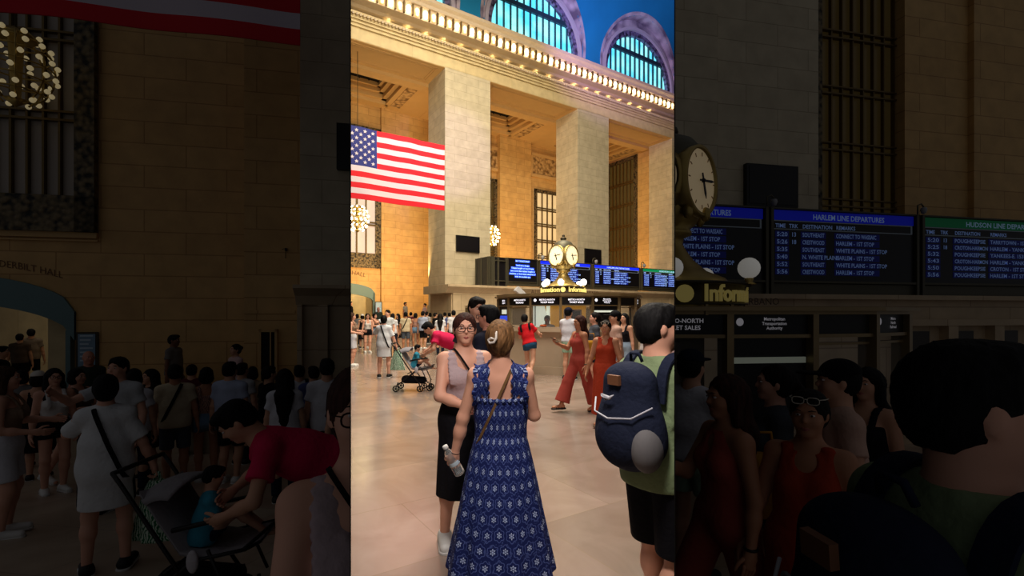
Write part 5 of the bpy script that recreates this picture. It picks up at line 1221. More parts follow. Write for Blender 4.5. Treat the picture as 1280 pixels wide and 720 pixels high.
m1 = N.new('ShaderNodeMix'); m1.data_type = 'RGBA'; m1.inputs[6].default_value = rgb(24, 34, 88); m1.inputs[7].default_value = rgb(72, 88, 150); L.new(MN_('MAXIMUM', ringm, MN_('MULTIPLY', dots, .6)), m1.inputs[0])
m2 = N.new('ShaderNodeMix'); m2.data_type = 'RGBA'; m2.inputs[7].default_value = rgb(165, 182, 222); L.new(m1.outputs[2], m2.inputs[6]); L.new(fl, m2.inputs[0]); L.new(m2.outputs[2], b.inputs['Base Color'])
b.inputs['Roughness'].default_value = .8; b.inputs['Specular IOR Level'].default_value = .15
M_dress = m
def leafy(name, c1, c2, sc=38):
    m, nt, b = nmat(name); N = nt.nodes; L = nt.links; tc = N.new('ShaderNodeTexCoord'); w_ = N.new('ShaderNodeTexWave'); w_.inputs['Scale'].default_value = sc*.35; w_.inputs['Distortion'].default_value = 9; w_.inputs['Detail'].default_value = 3; w_.inputs['Detail Scale'].default_value = 1.6
    L.new(tc.outputs['Object'], w_.inputs['Vector']); rp = N.new('ShaderNodeValToRGB'); rp.color_ramp.elements[0].position = .4; rp.color_ramp.elements[0].color = c1; rp.color_ramp.elements[1].position = .6; rp.color_ramp.elements[1].color = c2
    L.new(w_.outputs['Fac'], rp.inputs[0]); L.new(rp.outputs[0], b.inputs['Base Color']); b.inputs['Roughness'].default_value = .7; return m
M_leaf = leafy('leaf_print', rgb(24, 110, 66), rgb(205, 225, 205)); M_floral = leafy('brown_floral', rgb(90, 60, 60), rgb(200, 150, 130), 60)
M_denim = cloth('denim', (104, 132, 160), .2, 60); M_jeans = cloth('jeans', (44, 66, 104), .2, 60)
def c(n, *col): return (n, tuple(col))
# ---- woman in the navy dress (foreground, back to us)
def dress_extra(f):
    T = f.T; F_ = f.fin
    bod = Field(); e = .012; bod.add(skirt(T(0, .0, .285), T(0, .005, .02), (.158, .118), (.145, .112), 26, .012), .02); f.torso(bod, .013, shoulders=False, lo=False); f.out.ops += bod.ops[:1]; bod.cut(plane(T(0, 0, .275), f.U)); bod.cut(plane(T(0, 0, .02), -f.U))
    F_(bod, 'bodice', M_dress, .007)
    sk = Field(); sk.add(skirt(T(0, .005, .06), V3(0, .03, .15), (.156, .126), (.335, .29), 9, .045, pw=.85), .02); F_(sk, 'skirt', M_dress, .009)
    mb = MB(); f.torso(f.out, .013, shoulders=False)
    TF_ = Field(); f.torso(TF_)
    for q in (1, -1):
        cols = [(-.05, .5), (-.03, .0), (.0, 0), (.03, .0), (.05, .5)]; rows = 46; top = []; bot = []
        for x, rf in cols:
            A, nn = over_shoulder(f, q*.116+x*.92, TF_, .0, -2.2, 2.25, rows, .345)
            for k in range(rows):
                wv = math.sin(k*1.15+(x > 0)*1.1); l = .009+rf*(.016+.022*abs(wv)); off = f.X*(x*.0+math.copysign(1, x)*rf*.016*wv if rf else 0)
                top.append(A[k]+nn[k]*(l+.005)+off); bot.append(A[k]+nn[k]*l+off)
        n_ = rows; nv = len(top); fs = []
        for c_ in range(4):
            for k in range(n_-1):
                a = c_*n_+k; fs.append((a, a+1, a+n_+1, a+n_)); fs.append((nv+a, nv+a+n_, nv+a+n_+1, nv+a+1))
        for k in range(n_-1): fs.append((k, nv+k, nv+k+1, k+1)); a = 4*n_+k; fs.append((a, a+1, nv+a+1, nv+a))
        mb.add(top+bot, fs, True)
    f.mbf(mb, 'ruffle_strap', M_dress)
    mb = MB(); vs = []; n_ = 120       # ruffled top edge
    for i in range(n_):
        th = 2*PI*i/n_; rx, ry = .166, .128; wv = .007*math.sin(i*1.4)
        for z, r in ((.262, 0), (.30, .012), (.299, .006), (.262, -.004)): vs.append(T((rx+r+wv)*math.cos(th), (ry+r+wv)*math.sin(th), z+wv*.6))
    mb.add(vs, [(i*4+k, i*4+(k+1) % 4, ((i+1) % n_)*4+(k+1) % 4, ((i+1) % n_)*4+k) for i in range(n_) for k in range(4)], True); f.mbf(mb, 'ruffle_trim', M_dress)
    strap_loop(f, -1, c('brown_leather', 110, 82, 52), .016, e=.004, hipz=-.0)
    # claw clip
    mb = MB(); C = f.Hd(.012, .145, .0)
    mb.tube([f.Hd(.0, .12, .055), f.Hd(.002, .15, .03), f.Hd(.0, .158, .0), f.Hd(.012, .16, -.025), f.Hd(.04, .152, -.03), f.Hd(.05, .148, -.01), f.Hd(.03, .16, .0), f.Hd(.008, .163, -.008)], [.004, .007, .008, .008, .008, .007, .007, .004], 8); f.mbf(mb, 'hair_claw_clip', mat('pearl_clip', rgb(215, 205, 195), .3))
    glasses(f, True, True)
    mb = MB(); w_ = f.wri[1]; u_ = nrm(f.wri[1]-f.elb[1]); a_ = nrm(np.cross(u_, [0, 1, 0])); b_ = np.cross(u_, a_); mb.tube([w_-u_*.015+(a_*math.cos(t)+b_*math.sin(t))*.028 for t in np.linspace(0, 2*PI, 17)[:-1]], .003, 6, closed=True); f.mbf(mb, 'bracelet', M_black)
fd = person('dress', 'woman seen from behind in a long navy floral dress with ruffled straps and clipped-up hair', hair=('updo', 'lbrown'), skin='fair', h=.008, fine=True, H=1.61, g=.98,
       shoes=('sandal', 'tan'), hands={1: (.30, -.05, .83), -1: (-.1, -.3, 1.08)}, elb={1: (1, .5, -.2), -1: (-.6, 1, -.2)}, hyaw=-8, hpitch=6, handp={1: dict(curl=.75, hdir=(.25, -.35, -.9), pn=(-.3, -1, .2))}, extra=dress_extra)
place('dress', 626, 2.85, 178)
# water bottle in her hand
def bottle():
    r = empty('water_bottle', label='clear plastic water bottle held by the woman in the navy dress', cat='bottle')
    m = MB(); m.lathe([(0, 0), (.026, 0), (.031, .006), (.031, .02), (.0295, .024), (.031, .03), (.031, .05), (.029, .055), (.031, .062), (.031, .085), (.028, .095), (.031, .105), (.031, .125), (.026, .145), (.014, .165), (.0125, .178), (0, .178)], seg=20)
    pl = mat('bottle_plastic', (.85, .9, .92, 1), .08, trans=.85); pl.node_tree.nodes['Principled BSDF'].inputs['IOR'].default_value = 1.2; m.build('bottle_body', pl, r)
    m = MB(); m.lathe([(0, .174), (.0155, .174), (.016, .178), (.016, .19), (.014, .194), (0, .194)], seg=16); m.build('cap', M_shoew, r)
    m = MB(); m.lathe([(.0315, .066), (.0318, .067), (.0318, .088), (.0315, .089)], seg=20); m.build('paper_band', mat('bottle_label', rgb(190, 205, 215), .5), r); return r
bt = bottle()
Mw = PEOPLE['dress']; bpy.context.view_layer.update()
hp, hu, hm_, hv = fd.hp[1]; hw = Mw.matrix_world @ Vector(hp*fd.k)
bt.location = (hw.x+.0, hw.y-.035, hw.z-.07); bt.rotation_euler = (math.radians(8), math.radians(-27), 0); bt.location.x += .04; bt.scale = (1.05,)*3
# ---- woman in the mauve tank top
def tank_extra(f):
    f.torso(f.out, .012); strap_loop(f, -1, c('black_strap', 16, 15, 18), .014, e=.004, hipz=.12); glasses(f, col=(48, 30, 28))
person('tank', 'woman with glasses in a mauve tank top and long black skirt facing us', top=('tank', c('mauve', 186, 164, 168), dict(chest=.375, scoop=.055, sx=.098, sr=.024, hem=.13)), bottom=('skirt', c('black_skirt', 20, 19, 24), 'skirt', .36, (.215, .195)),
       hair=('bun', 'auburn'), skin='fair', shoes=('sneaker', 'white'), h=.008, fine=True, H=1.655, g=1.04, hyaw=-6, hpitch=0,
       hands={-1: (-.02, -.27, 1.04), 1: (.05, -.29, 1.06)}, elb={-1: (-1.2, .5, -.3), 1: (1, .5, -.3)}, feet={-1: (-.15, -.0, .085), 1: (.1, .03, .085)}, extra=tank_extra)
place('tank', 581, 3.5, 12, 'cl', label_side='cropped bare shoulder and mauve tank top at the inner edge, dim left side', sk=1.14)
# ---- backpack man
def backpack(col, col2, label, k=1.0):
    """origin at the centre of the panel that rests on the back; the bag bulges towards +y"""
    r = empty('backpack', label=label, cat='backpack'); mm = cloth(*col)
    def fi(G, n, m, hh=.009):
        P, Q = G.mesh(hh); return mesh_obj(n, P*k, Q, m, r)
    G = Field(); G.add(rc((0, .07, .12), (0, .08, -.13), .085, .1, V3(1, 0, 0), 1.5), .05); G.add(ell((0, .085, -.1), (.155, .11, .15)), .06); G.cut(plane((0, 0.0, 0), (0, -1, 0))); fi(G, 'main_compartment', mm)
    G = Field(); G.add(ell((0, .155, -.11), (.115, .055, .115)), .02); fi(G, 'front_pocket', cloth(*col2))
    G = Field(); G.add(ell((-.115, .115, -.13), (.06, .075, .1)), .02); fi(G, 'side_pocket', mat('mesh_grey', rgb(110, 108, 110), .8))
    m = MB()
    def T2(v): return tuple(np.array(v)*k)
    m.tube([T2(v) for v in ((-.155, .12, .04), (-.1, .185, .0), (0, .212, -.01), (.1, .185, .0), (.155, .12, .04))], .004*k, 6); m.build('zip_piping', mat('piping_pale', rgb(190, 190, 200), .5), r)
    m = MB(); m.tube([T2(v) for v in ((-.03, .02, .2), (-.022, .03, .235), (.022, .03, .235), (.03, .02, .2))], .007*k, 8); m.build('grab_handle', mm, r)
    m = MB(); m.tube([T2(v) for v in ((.02, .195, .06), (.045, .19, .075), (.0, .195, .07), (-.02, .192, .085))], [.004*k, .009*k, .008*k, .002*k], 8); m.build('logo_mark', mat('piping_pale', rgb(190, 190, 200), .5), r)
    m = MB(); m.box(-.03*k, .03*k, .155*k, .171*k, .12*k, .16*k); m.build('patch', mat('tan_leather', rgb(120, 78, 52), .6), r)
    return r
def shoulder_straps(f, col, n='shoulder_strap'):
    f.torso(f.out, .02)
    for q in (1, -1):
        pts = []; nn = []; rs = np.linspace(0, .4, 90)
        for th in np.linspace(-1.9, 1.75, 22):
            c0 = f.T(q*(.115), 0, .33); d = nrm(f.B*math.sin(-th)*-1*1.0+f.U*math.cos(th)) ; P = c0+np.outer(rs, d); val = f.out.eval(P); i = np.where(val < .012)[0]; r_ = rs[i[-1]] if len(i) else .12
            pts.append(c0+d*min(r_, .2)); nn.append(d)
        A = np.array(pts)
        for _ in range(2): A[1:-1] = (A[:-2]+2*A[1:-1]+A[2:])/4
        m = MB(); m.ribbon([tuple(p) for p in A], nn, .055, .012); f.mbf(m, n, cloth(*col))
fb = person('green', 'man in an olive tee and black shorts walking right with a navy backpack', top=('tee', c('olive', 130, 148, 110), dict(hem=-.12, sleeve=.75, sr=.082, e=.03, hr=.15)), bottom=('shorts', c('black_shorts', 12, 12, 18), 'shorts', .97, .025), hair=('short', 'black'), skin='fair', shoes=('sneaker', 'white'), h=.009, fine=True,
       fem=False, H=1.70, hyaw=-32, feet={1: (.1, -.1, .085), -1: (-.1, .12, .1, -8, 12)}, hands={1: (.26, -.1, .85), -1: (-.27, .02, .84)}, extra=lambda f: shoulder_straps(f, c('navy_pack', 30, 36, 56)))
pgs = place('green', 824, 2.4, 142, 'cr', label_side='large dark head and olive shoulders in the dim right foreground', sk=1.16)
bp1 = backpack(c('navy_pack', 30, 36, 56), c('navy_pack', 30, 36, 56), 'navy backpack with grey mesh pocket on the man in the olive tee', 1.12)
def wear(bag, fig, obj_, dz=.27, dy=.13):
    bag.location = obj_.matrix_world @ Vector(tuple(fig.T(0, dy, dz)*fig.k)); bag.rotation_euler = (math.radians(-4), 0, obj_.rotation_euler.z)
bpy.context.view_layer.update(); wear(bp1, fb, pgs[0]); 
for ch in bp1.children: CLIP.append((ch, 'c'))
bp2 = copy_tree(bp1); bp2['label'] = 'dark backpack strap area low on the big olive figure, dim right side'; wear(bp2, fb, pgs[1])
for ch in bp2.children: CLIP.append((ch, 'r'))
# ---- two men behind the tank-top woman
person('tall', 'tall dark-haired man looking over the shoulder of the woman with glasses', top=('tee', c('charcoal', 50, 48, 56)), bottom=('pants', c('navy_trs', 30, 34, 52)), hair=('short', 'dark'), skin='fair', h=.012, fem=False, H=1.85, hyaw=15, hpitch=14)
place('tall', 596, 5.8, 10)
person('darkman', 'man in a dark navy shirt with his back half turned, behind the hair clip woman', top=('long', c('ink_shirt', 34, 36, 52), dict(sleeve=.7)), bottom=('pants', c('dark_trs', 28, 28, 34)), hair=('short', 'black'), skin='red', h=.012, fem=False, H=1.74, extra=lambda f: glasses(f))
place('darkman', 610, 5.0, -118)
# ---- rust jumpsuit
def js_extra(f):
    m = cloth('rust_js', (170, 72, 62), .12); G = Field(); f.torso(G, .013, shoulders=False, k=.05); G.add(rc(f.T(0, 0, .1), f.T(0, 0, .2), .105, .092, f.X, 1.3), .03)
    for q in (1, -1):
        h_, k_, a_ = f.hip[q], f.kne[q], f.ank[q]; G.add(rc(h_, k_, .1, .1), .05); G.add(rc(k_, a_+(k_-a_)*.1, .1, .135, capb=True), .03)
        G.add(rc(f.T(q*.06, -.1, .33), f.T(q*.05, -.03, .475), .016, .012), .01); G.add(rc(f.T(q*.05, -.03, .475), f.T(q*.02, .06, .48), .012, .012), .01)
    G.cut(plane(f.T(0, 0, .48), f.U)); G.sub(ell(f.T(0, -.13, .42), (.035, .06, .075)), .01); G.sub(ell(f.T(0, .12, .42), (.13, .1, .12)), .01)
    f.fin(G, 'jumpsuit', m, .011)
    m = MB(); w_ = f.wri[1]; m.tube([w_+nrm(w_-f.elb[1])*-.02+V3(.03*math.cos(t), .03*math.sin(t), 0) for t in np.linspace(0, 2*PI, 13)[:-1]], .008, 6, closed=True); f.mbf(m, 'wristwatch', M_black)
fr_ = person('rust', 'long-haired woman in a rust wide-leg jumpsuit walking left with a phone', hair=('long', 'auburn', .26), skin='tan', shoes=('sandal', 'black'), h=.011, H=1.62, g=1.05, feet={-1: (-.08, -.34, .085), 1: (.08, .3, .1, 5, 15)},
       hands={-1: (-.12, -.37, 1.2), 1: (.27, -.03, .84)}, elb={-1: (-.3, 1, -1)}, hpitch=5, handp={-1: dict(curl=.8, pn=(.3, -.1, 1))}, extra=js_extra)
pr = place('rust', 724, 8.1, -58, 'cr', label_side='long-haired woman in a rust jumpsuit, dim right side')
bpy.context.view_layer.update()
def phone(obj_, fig, q, label, zone):
    r = empty('phone', label=label, cat='phone'); m = MB(); m.box(-.037, .037, -.075, .075, -.004, .004); o1 = m.build('phone_body', M_black, r); m = MB(); m.box(-.034, .034, -.07, .07, .004, .005); o2 = m.build('phone_screen', mat('phone_glass', rgb(60, 60, 75), .1), r)
    p = obj_.matrix_world @ Vector(tuple((fig.hp[q][0]+V3(0, -.01, .022))*fig.k)); r.location = p; r.rotation_euler = (math.radians(-25), math.radians(10), obj_.rotation_euler.z); CLIP.append((o1, zone)); CLIP.append((o2, zone)); return r
phone(pr[0], fr_, -1, 'dark phone in the hand of the rust jumpsuit woman', 'c')
# ---- burnt orange dress
def od_extra(f):
    m = cloth('burnt', (168, 58, 34), .1); G = Field(); f.torso(G, .012, shoulders=False, k=.06); G.add(skirt(f.T(0, .0, .06), V3(0, -.05, .17), (.15, .125), (.215, .24), 7, .03, pw=.3), .05); G.add(rc(f.T(0, -.03, .1), f.T(0, -.025, .13), .115, .11, f.X, 1.2), .05)
    for q in (1, -1):
        for a, b in ((f.T(q*.09, -.09, .33), f.T(q*.09, -.03, .478)), (f.T(q*.09, -.03, .478), f.T(q*.085, .09, .38))): G.add(rc(a, b, .02, .019, f.X, 1.5), .012)
        G.sub(ell(f.T(q*.19, 0, .42), (.06, .12, .1)), .01)
    G.cut(plane(f.T(0, 0, .495), f.U)); G.sub(ell(f.T(0, -.12, .43), (.06, .08, .07)), .012); G.sub(ell(f.T(0, .1, .44), (.065, .07, .07)), .012)
    f.fin(G, 'maxi_dress', m, .011); glasses(f, True, True, (215, 205, 190))
    m = MB(); w_ = f.wri[1]; m.tube([w_+nrm(w_-f.elb[1])*-.02+V3(.03*math.cos(t), .03*math.sin(t), 0) for t in np.linspace(0, 2*PI, 13)[:-1]], .009, 6, closed=True); f.mbf(m, 'wristwatch', M_black)
person('orange', 'woman in a burnt orange tank dress with pale sunglasses pushed up on her head', hair=('bun', 'dark'), skin='tan', shoes=('sandal', 'tan'), h=.011, H=1.55, g=1.14, feet={-1: (-.07, -.24, .085), 1: (.08, .06, .09, 8, 8)}, hands={-1: (-.3, -.1, .82), 1: (.31, -.08, .8)}, hpitch=3, extra=od_extra)
place('orange', 757, 7.2, -10, 'cr', label_side='burnt orange tank dress woman with sunglasses on her head, dim right side')
# ---- others at the right
def hpack(col): return lambda f: shoulder_straps(f, col)
person('greytee', 'woman in a slate grey tee with tied-back hair in profile behind the jumpsuit woman', top=('tee', c('slate', 76, 80, 88), dict(hem=-.1)), bottom=('shorts', c('dark_sh', 40, 40, 50), 'shorts', .6), hair=('pony', 'dark'), skin='fair', H=1.68)
place('greytee', 743, 10.0, -75, 'cr', label_side='woman in a slate grey tee in profile, tied-back hair, dim right side')
person('tantee', 'person in a black cap and pale pinkish tee behind the burnt orange dress', top=('tee', c('pink_tan', 206, 168, 150), dict(hem=-.1)), bottom=('shorts', c('grey_sh', 150, 150, 155), 'shorts', .8), hair=('cap', 'black'), skin='light', fem=False, H=1.70, extra=brim_cap(c('black_cap', 16, 15, 18)))
place('tantee', 768, 9.0, -70, 'cr', label_side='person in a black cap and pale tee behind the dim burnt orange dress')
person('blacktank', 'long-haired woman in a black patterned tank top and light blue jeans', top=('tank', ('black_print', (24, 22, 28)), dict(hem=-.02)), bottom=('pants', c('pale_denim', 150, 170, 190)), hair=('long', 'black', .25), skin='light', H=1.66)
place('blacktank', 780, 11.0, -25, 'cr', label_side='long-haired woman in a black tank top looking out beside the dim booth')
person('capman', 'person in a navy cap, white tee and mint shorts standing at the booth counter', top=('tee', c('white_tee', 214, 214, 222), dict(hem=-.03)), bottom=('shorts', c('mint', 170, 205, 180), 'shorts', .62), hair=('cap', 'black'), skin='light', shoes=('sneaker', 'black'), fem=False, H=1.80, hands={1: (.15, -.33, 1.1), -1: (-.2, -.3, 1.05)}, extra=brim_cap(c('navy_cap', 22, 24, 44)))
place('capman', 711, 12.0, 150, 'cr', label_side='person in a navy cap and white tee at the inner edge, dim right side')
person('redtop', 'woman in a red tee and blue denim shorts leaning at the booth, one heel lifted', top=('tee', c('red_tee', 206, 30, 38), dict(hem=-.02)), bottom=('shorts', c('denim_blue', 40, 80, 112), 'shorts', .3), hair=('cap', 'black'), skin='light', shoes=('sneaker', 'white'), H=1.66, lean=10, side=16,
       hands={1: (.2, -.42, 1.15), -1: (-.2, -.42, 1.12)}, feet={1: (.05, .0, .085), -1: (-.1, .32, .2, -8, 50)}, extra=hpack(c('black_strap', 16, 15, 18)))
place('redtop', 662, 12.0, 165)
person('attendant', 'dark-haired booth attendant in a white shirt behind the window glass', top=('long', c('white_shirt', 226, 228, 230), dict(sleeve=2)), bottom=('pants', c('dark_trs', 28, 28, 34)), hair=('short', 'black'), skin='brown', fem=False, H=1.6, hands={1: (.18, -.3, 1.0), -1: (-.18, -.3, 1.0)})
place('attendant', 684, 13.5, 5)
person('whitedress', 'figure in a loose pale grey dress behind the backpack man', top=('tee', c('palegrey', 196, 188, 186)), bottom=('skirt', c('palegrey', 196, 188, 186), 'skirt', .5), hair=('long', 'brown', .2), skin='light', H=1.62)
place('whitedress', 808, 10.5, -80, 'c')
person('edgepink', 'woman with dark hair in a pale pink top at the right edge of the hall', top=('tee', c('palepink', 214, 180, 178)), bottom=('pants', c('grey_pants', 150, 146, 150)), hair=('bun', 'dark'), skin='fair', H=1.64)
place('edgepink', 838, 9.2, -35, 'cr', label_side='woman in a pale pink top at the far right edge of the dim side')
person('edgeblue', 'person in a dusty blue shirt at the right edge behind the pale pink top', top=('tee', c('dustyblue', 80, 90, 140)), bottom=('pants', c('dark_trs', 28, 28, 34)), hair=('short', 'dark'), skin='light', fem=False, H=1.72)
place('edgeblue', 841, 12.0, -60, 'cr', label_side='person in a dusty blue shirt at the far right edge of the dim side')
# mustard bag by the jumpsuit woman
def mustard(label):
    r = empty('handbag', label=label, cat='bag'); G = Field(); G.add(rc((0, 0, -.08), (0, 0, .1), .12, .1, V3(1, 0, 0), 1.1), .03); G.cut(plane((0, 0, .17), (0, 0, 1))); G.cut(plane((0, .09, 0), (0, 1, 0))); P, Q = G.mesh(.011); mesh_obj('bag_body', P, Q, cloth('mustard', (176, 124, 34)), r)
    m = MB(); m.tube([(-.08, 0, .16), (-.06, 0, .3), (.06, 0, .3), (.08, 0, .16)], .01, 8); m.build('handle', cloth('mustard', (176, 124, 34)), r)
    m = MB(); m.box(-.07, .07, -.125, -.1, -.12, .0); m.build('front_pocket', cloth('mustard_dark', (140, 96, 30)), r); return r
mb1 = mustard('mustard yellow bag hanging between the jumpsuit and the orange dress'); mb1.location = ((738-CX)/F*8.9, 8.9, .98)
mb2 = copy_tree(mb1); mb2['label'] = 'mustard bag between the two reddish dresses, dim right side'; mb2.location = (mb1.location.x, 8.9/3.168, .98+SL*8.9/3.168)
# ================================================================ LEFT CROWD   (sx = column in the dim left gallery, Ys = distance there)
def crowd(key, sx, Ys, yaw, label, zones='cl', side=None, z=0, zside=None, **kw):
    f = person(key, label, **kw); px = 640+(sx-640)/3.168
    return f, place(key, px, Ys*3.168, yaw, zones, z, label_side=(side or label)+', dim left side', zside=zside)
BK = c('black_dr', 18, 17, 20); WH = c('white_tee', 214, 214, 222)
crowd('edgewoman', 8, 4.75, 75, 'long-haired woman in tan top and white wrap shorts, left edge of hall', side='long-haired woman in tan top and white wrap shorts at far edge', top=('tank', c('tan_top', 150, 124, 104)), bottom=('shorts', c('white_wrap', 214, 216, 226), 'shorts', .8), hair=('long', 'brown', .28), skin='fair', shoes=('sneaker', 'white'), H=1.68, hands={1: (.2, -.3, 1.1), -1: (-.2, -.25, 1.05)})
fw, pw_ = crowd('whiteshirt', 133, 3.92, 172, 'woman from behind in a long white shirt with black crossbody strap', top=('tee', c('white_shirt', 226, 228, 230), dict(hem=-.36, sleeve=.85, sr=.07, e=.02, hr=.14)), bottom=('shorts', c('black_sh', 18, 17, 22), 'shorts', .75), hair=('updo', 'black'), skin='fair', shoes=('sneaker', 'black'), h=.01, H=1.61, g=1.05,
     feet={1: (.13, .0, .085, 15), -1: (-.13, .0, .085, -15)}, hands={1: (.12, -.36, 1.22), -1: (-.33, -.02, .84)}, elb={1: (1, .3, -.6)}, handp={-1: dict(curl=1.0)}, extra=lambda f: (f.out.add(rc(f.T(0, .01, .15), f.T(0, .01, -.2), .16, .17, f.X, 1.3), .06), strap_loop(f, 1, c('black_strap', 16, 15, 18), .035, hipz=-.12, e=.016)))
def tote(label):
    r = empty('tote_bag', label=label, cat='bag'); G = Field(); G.add(skirt((0, 0, 0), (0, 0, -.5), (.06, .04), (.19, .1), 5, .12, pw=.6), .02); P, Q = G.mesh(.011); mesh_obj('bag_body', P, Q, M_leaf, r)
    m = MB(); m.tube([(-.03, 0, -.01), (-.01, 0, .07), (.01, 0, .07), (.03, 0, -.01)], .012, 8); m.build('handle', M_leaf, r); return r
bpy.context.view_layer.update(); t1 = tote('green leaf-print tote hanging from the hand of the white shirt woman')
for i, o in enumerate(pw_):
    t_ = t1 if i == 0 else copy_tree(t1); p = o.matrix_world @ Vector(tuple(fw.hp[-1][0]*fw.k)); t_.location = (p.x+.04, p.y, p.z-.05); 
    if i: t_['label'] = 'green leaf-print tote beside the pushchair, dim left side'
crowd('hatwoman', 48, 7.2, 170, 'person in a white sun hat and black dress near the arched passage', top=('tank', BK, dict(hem=-.0)), bottom=('skirt', BK, 'skirt', .45), hair=('bob', 'dark'), skin='light', H=1.62, extra=brim_cap(c('sunhat', 220, 215, 205), 'sun_hat', False))
crowd('spectacled', 68, 6.4, 12, 'smiling woman with glasses, long dark hair, white tank and black shorts', top=('tank', c('white_tank', 222, 218, 216), dict(hem=-.03)), bottom=('shorts', c('black_sh', 18, 17, 22), 'shorts', .35), hair=('long', 'black', .25, True), skin='fair', shoes=('sneaker', 'white'), H=1.66, extra=lambda f: glasses(f))
crowd('stepping', 97, 6.9, 45, 'dark-haired woman in a brown top and denim shorts stepping forward', top=('tank', c('brown_top', 96, 78, 72)), bottom=('shorts', M_denim, 'shorts', .4), hair=('bob', 'black'), skin='fair', shoes=('sneaker', 'white'), H=1.66, feet={1: (.1, -.1, .085), -1: (-.1, .4, .12, 0, 25)}, hands={1: (.15, -.3, 1.1), -1: (-.1, -.35, 1.15)})
crowd('baldman', 111, 8.55, 15, 'bald older man in a dark green shirt before the blue poster', top=('tee', c('dkgreen', 52, 62, 54)), bottom=('pants', c('dark_trs', 28, 28, 34)), hair=('bald', 'grey'), skin='red', fem=False, H=1.75, z=.27, zside=-.76)
crowd('selfie', 147, 5.6, -25, 'young man with raised arm in a light shirt taking a picture', top=('tee', c('ltshirt', 196, 200, 205), dict(hem=-.1)), bottom=('pants', c('grey_trs', 90, 90, 96)), hair=('short', 'black'), skin='fair', fem=False, H=1.79, hands={-1: (-.35, -.42, 1.38), 1: (.25, -.1, .85)}, elb={-1: (-.5, .2, -1)}, hyaw=-10)
crowd('whitetee1', 168, 6.3, 165, 'dark-haired person in a white tee just behind the white shirt woman', top=('tee', WH), bottom=('pants', c('navy_trs', 30, 34, 52)), hair=('bob', 'dark'), skin='light', H=1.66)
crowd('blackdress', 187, 7.3, -60, 'woman with long black hair in a black dress', top=('tee', BK), bottom=('skirt', BK, 'skirt', .5), hair=('long', 'black', .3, True), skin='light', H=1.65)
fj, pj = crowd('beigetee', 219, 6.8, 178, 'man from behind in beige tee with a black strap across his back', top=('tee', c('beige_tee', 206, 190, 160), dict(hem=-.1)), bottom=('shorts', c('greyblue_sh', 84, 92, 104), 'shorts', .9), hair=('short', 'black'), skin='tan', fem=False, H=1.72, extra=lambda f: strap_loop(f, -1, c('black_strap', 16, 15, 18), .04, e=.02))
crowd('printtop', 258, 7.1, 180, 'woman from behind in brown print top, red collar and denim shorts', top=('tank', M_floral, dict(hem=-.02)), bottom=('shorts', M_denim, 'shorts', .35), hair=('bob', 'black'), skin='tan', shoes=('sneaker', 'white'), H=1.68, extra=lambda f: (lambda G: f.fin(G, 'red_scarf', cloth('red_scarf', (190, 40, 50)), .01))(Field().add(rc(f.T(0, .01, .45), f.T(0, .01, .49), .075, .06, f.X, 1.3, capb=True), .01)))
crowd('bluetee', 288, 7.0, 150, 'man from behind in a pale blue shirt and black shorts', top=('tee', c('paleblue', 168, 178, 205), dict(hem=-.1, e=.03)), bottom=('shorts', c('black_sh', 18, 17, 22), 'shorts', .9), hair=('short', 'black'), skin='light', shoes=('sneaker', 'white'), fem=False, H=1.76)
crowd('blacktee', 337, 7.6, 120, 'person in a black tee between the crowd and the pier', top=('tee', BK), bottom=('pants', c('dark_trs', 28, 28, 34)), hair=('short', 'dark'), skin='light', fem=False, H=1.70)
crowd('whitelong', 356, 6.0, 175, 'woman from behind with very long dark hair over a white tee', top=('tee', WH), bottom=('pants', c('navy_trs', 30, 34, 52)), hair=('long', 'dark', .38), skin='light', H=1.655)
crowd('smallpack', 374, 8.4, 185, 'distant person in a white tee with black pack straps', top=('tee', WH), bottom=('pants', c('dark_trs', 28, 28, 34)), hair=('short', 'black'), skin='light', fem=False, H=1.72, extra=hpack(c('black_strap', 16, 15, 18)))
crowd('tallwhite', 409, 6.3, 178, 'tall man from behind in a white tee and dark olive trousers', top=('tee', WH, dict(hem=-.1)), bottom=('pants', c('dkolive', 62, 62, 50)), hair=('short', 'black'), skin='light', fem=False, H=1.79)
crowd('edgelong', 433, 5.2, 200, 'woman with long black hair half hidden behind the mauve tank top', side='woman with long black hair at the inner edge', top=('tee', c('dusk', 90, 84, 92)), bottom=('pants', c('dark_trs', 28, 28, 34)), hair=('long', 'black', .3), skin='light', H=1.64)
crowd('greyhood', 303, 8.4, 140, 'person in a light grey top far back by the pier', top=('tee', c('ltgrey', 170, 170, 174)), bottom=('pants', c('dark_trs', 28, 28, 34)), hair=('short', 'dark'), skin='light', fem=False, H=1.76)
crowd('farcrowd', 316, 9.0, 170, 'person in a tan top far back beside the light grey top', top=('tee', c('tan_t', 180, 150, 120)), bottom=('pants', c('dark_trs', 28, 28, 34)), hair=('bob', 'dark'), skin='light', H=1.7)
crowd('landingman', 218, 10.2, 60, 'person in a grey shirt standing high on the landing against the wall', top=('tee', c('greyshirt', 120, 116, 112)), bottom=('pants', c('dark_trs', 28, 28, 34)), hair=('short', 'black'), skin='brown', fem=False, H=1.70, z=.72, zside=-.5)
crowd('landinggirl', 294, 9.3, -60, 'person in a pale pink top on the landing by the pilaster', top=('tee', c('palepink', 214, 180, 178)), bottom=('pants', c('dark_trs', 28, 28, 34)), hair=('bun', 'dark'), skin='light', H=1.56, z=.72, zside=-.5)
crowd('archman', 39, 13.6, 175, 'man in a grey tee seen through the arched passage', top=('tee', c('greytee2', 130, 116, 104)), bottom=('shorts', c('black_sh', 18, 17, 22), 'shorts', .9), hair=('short', 'black'), skin='light', fem=False, H=1.72, z=1.15, zside=-.5)
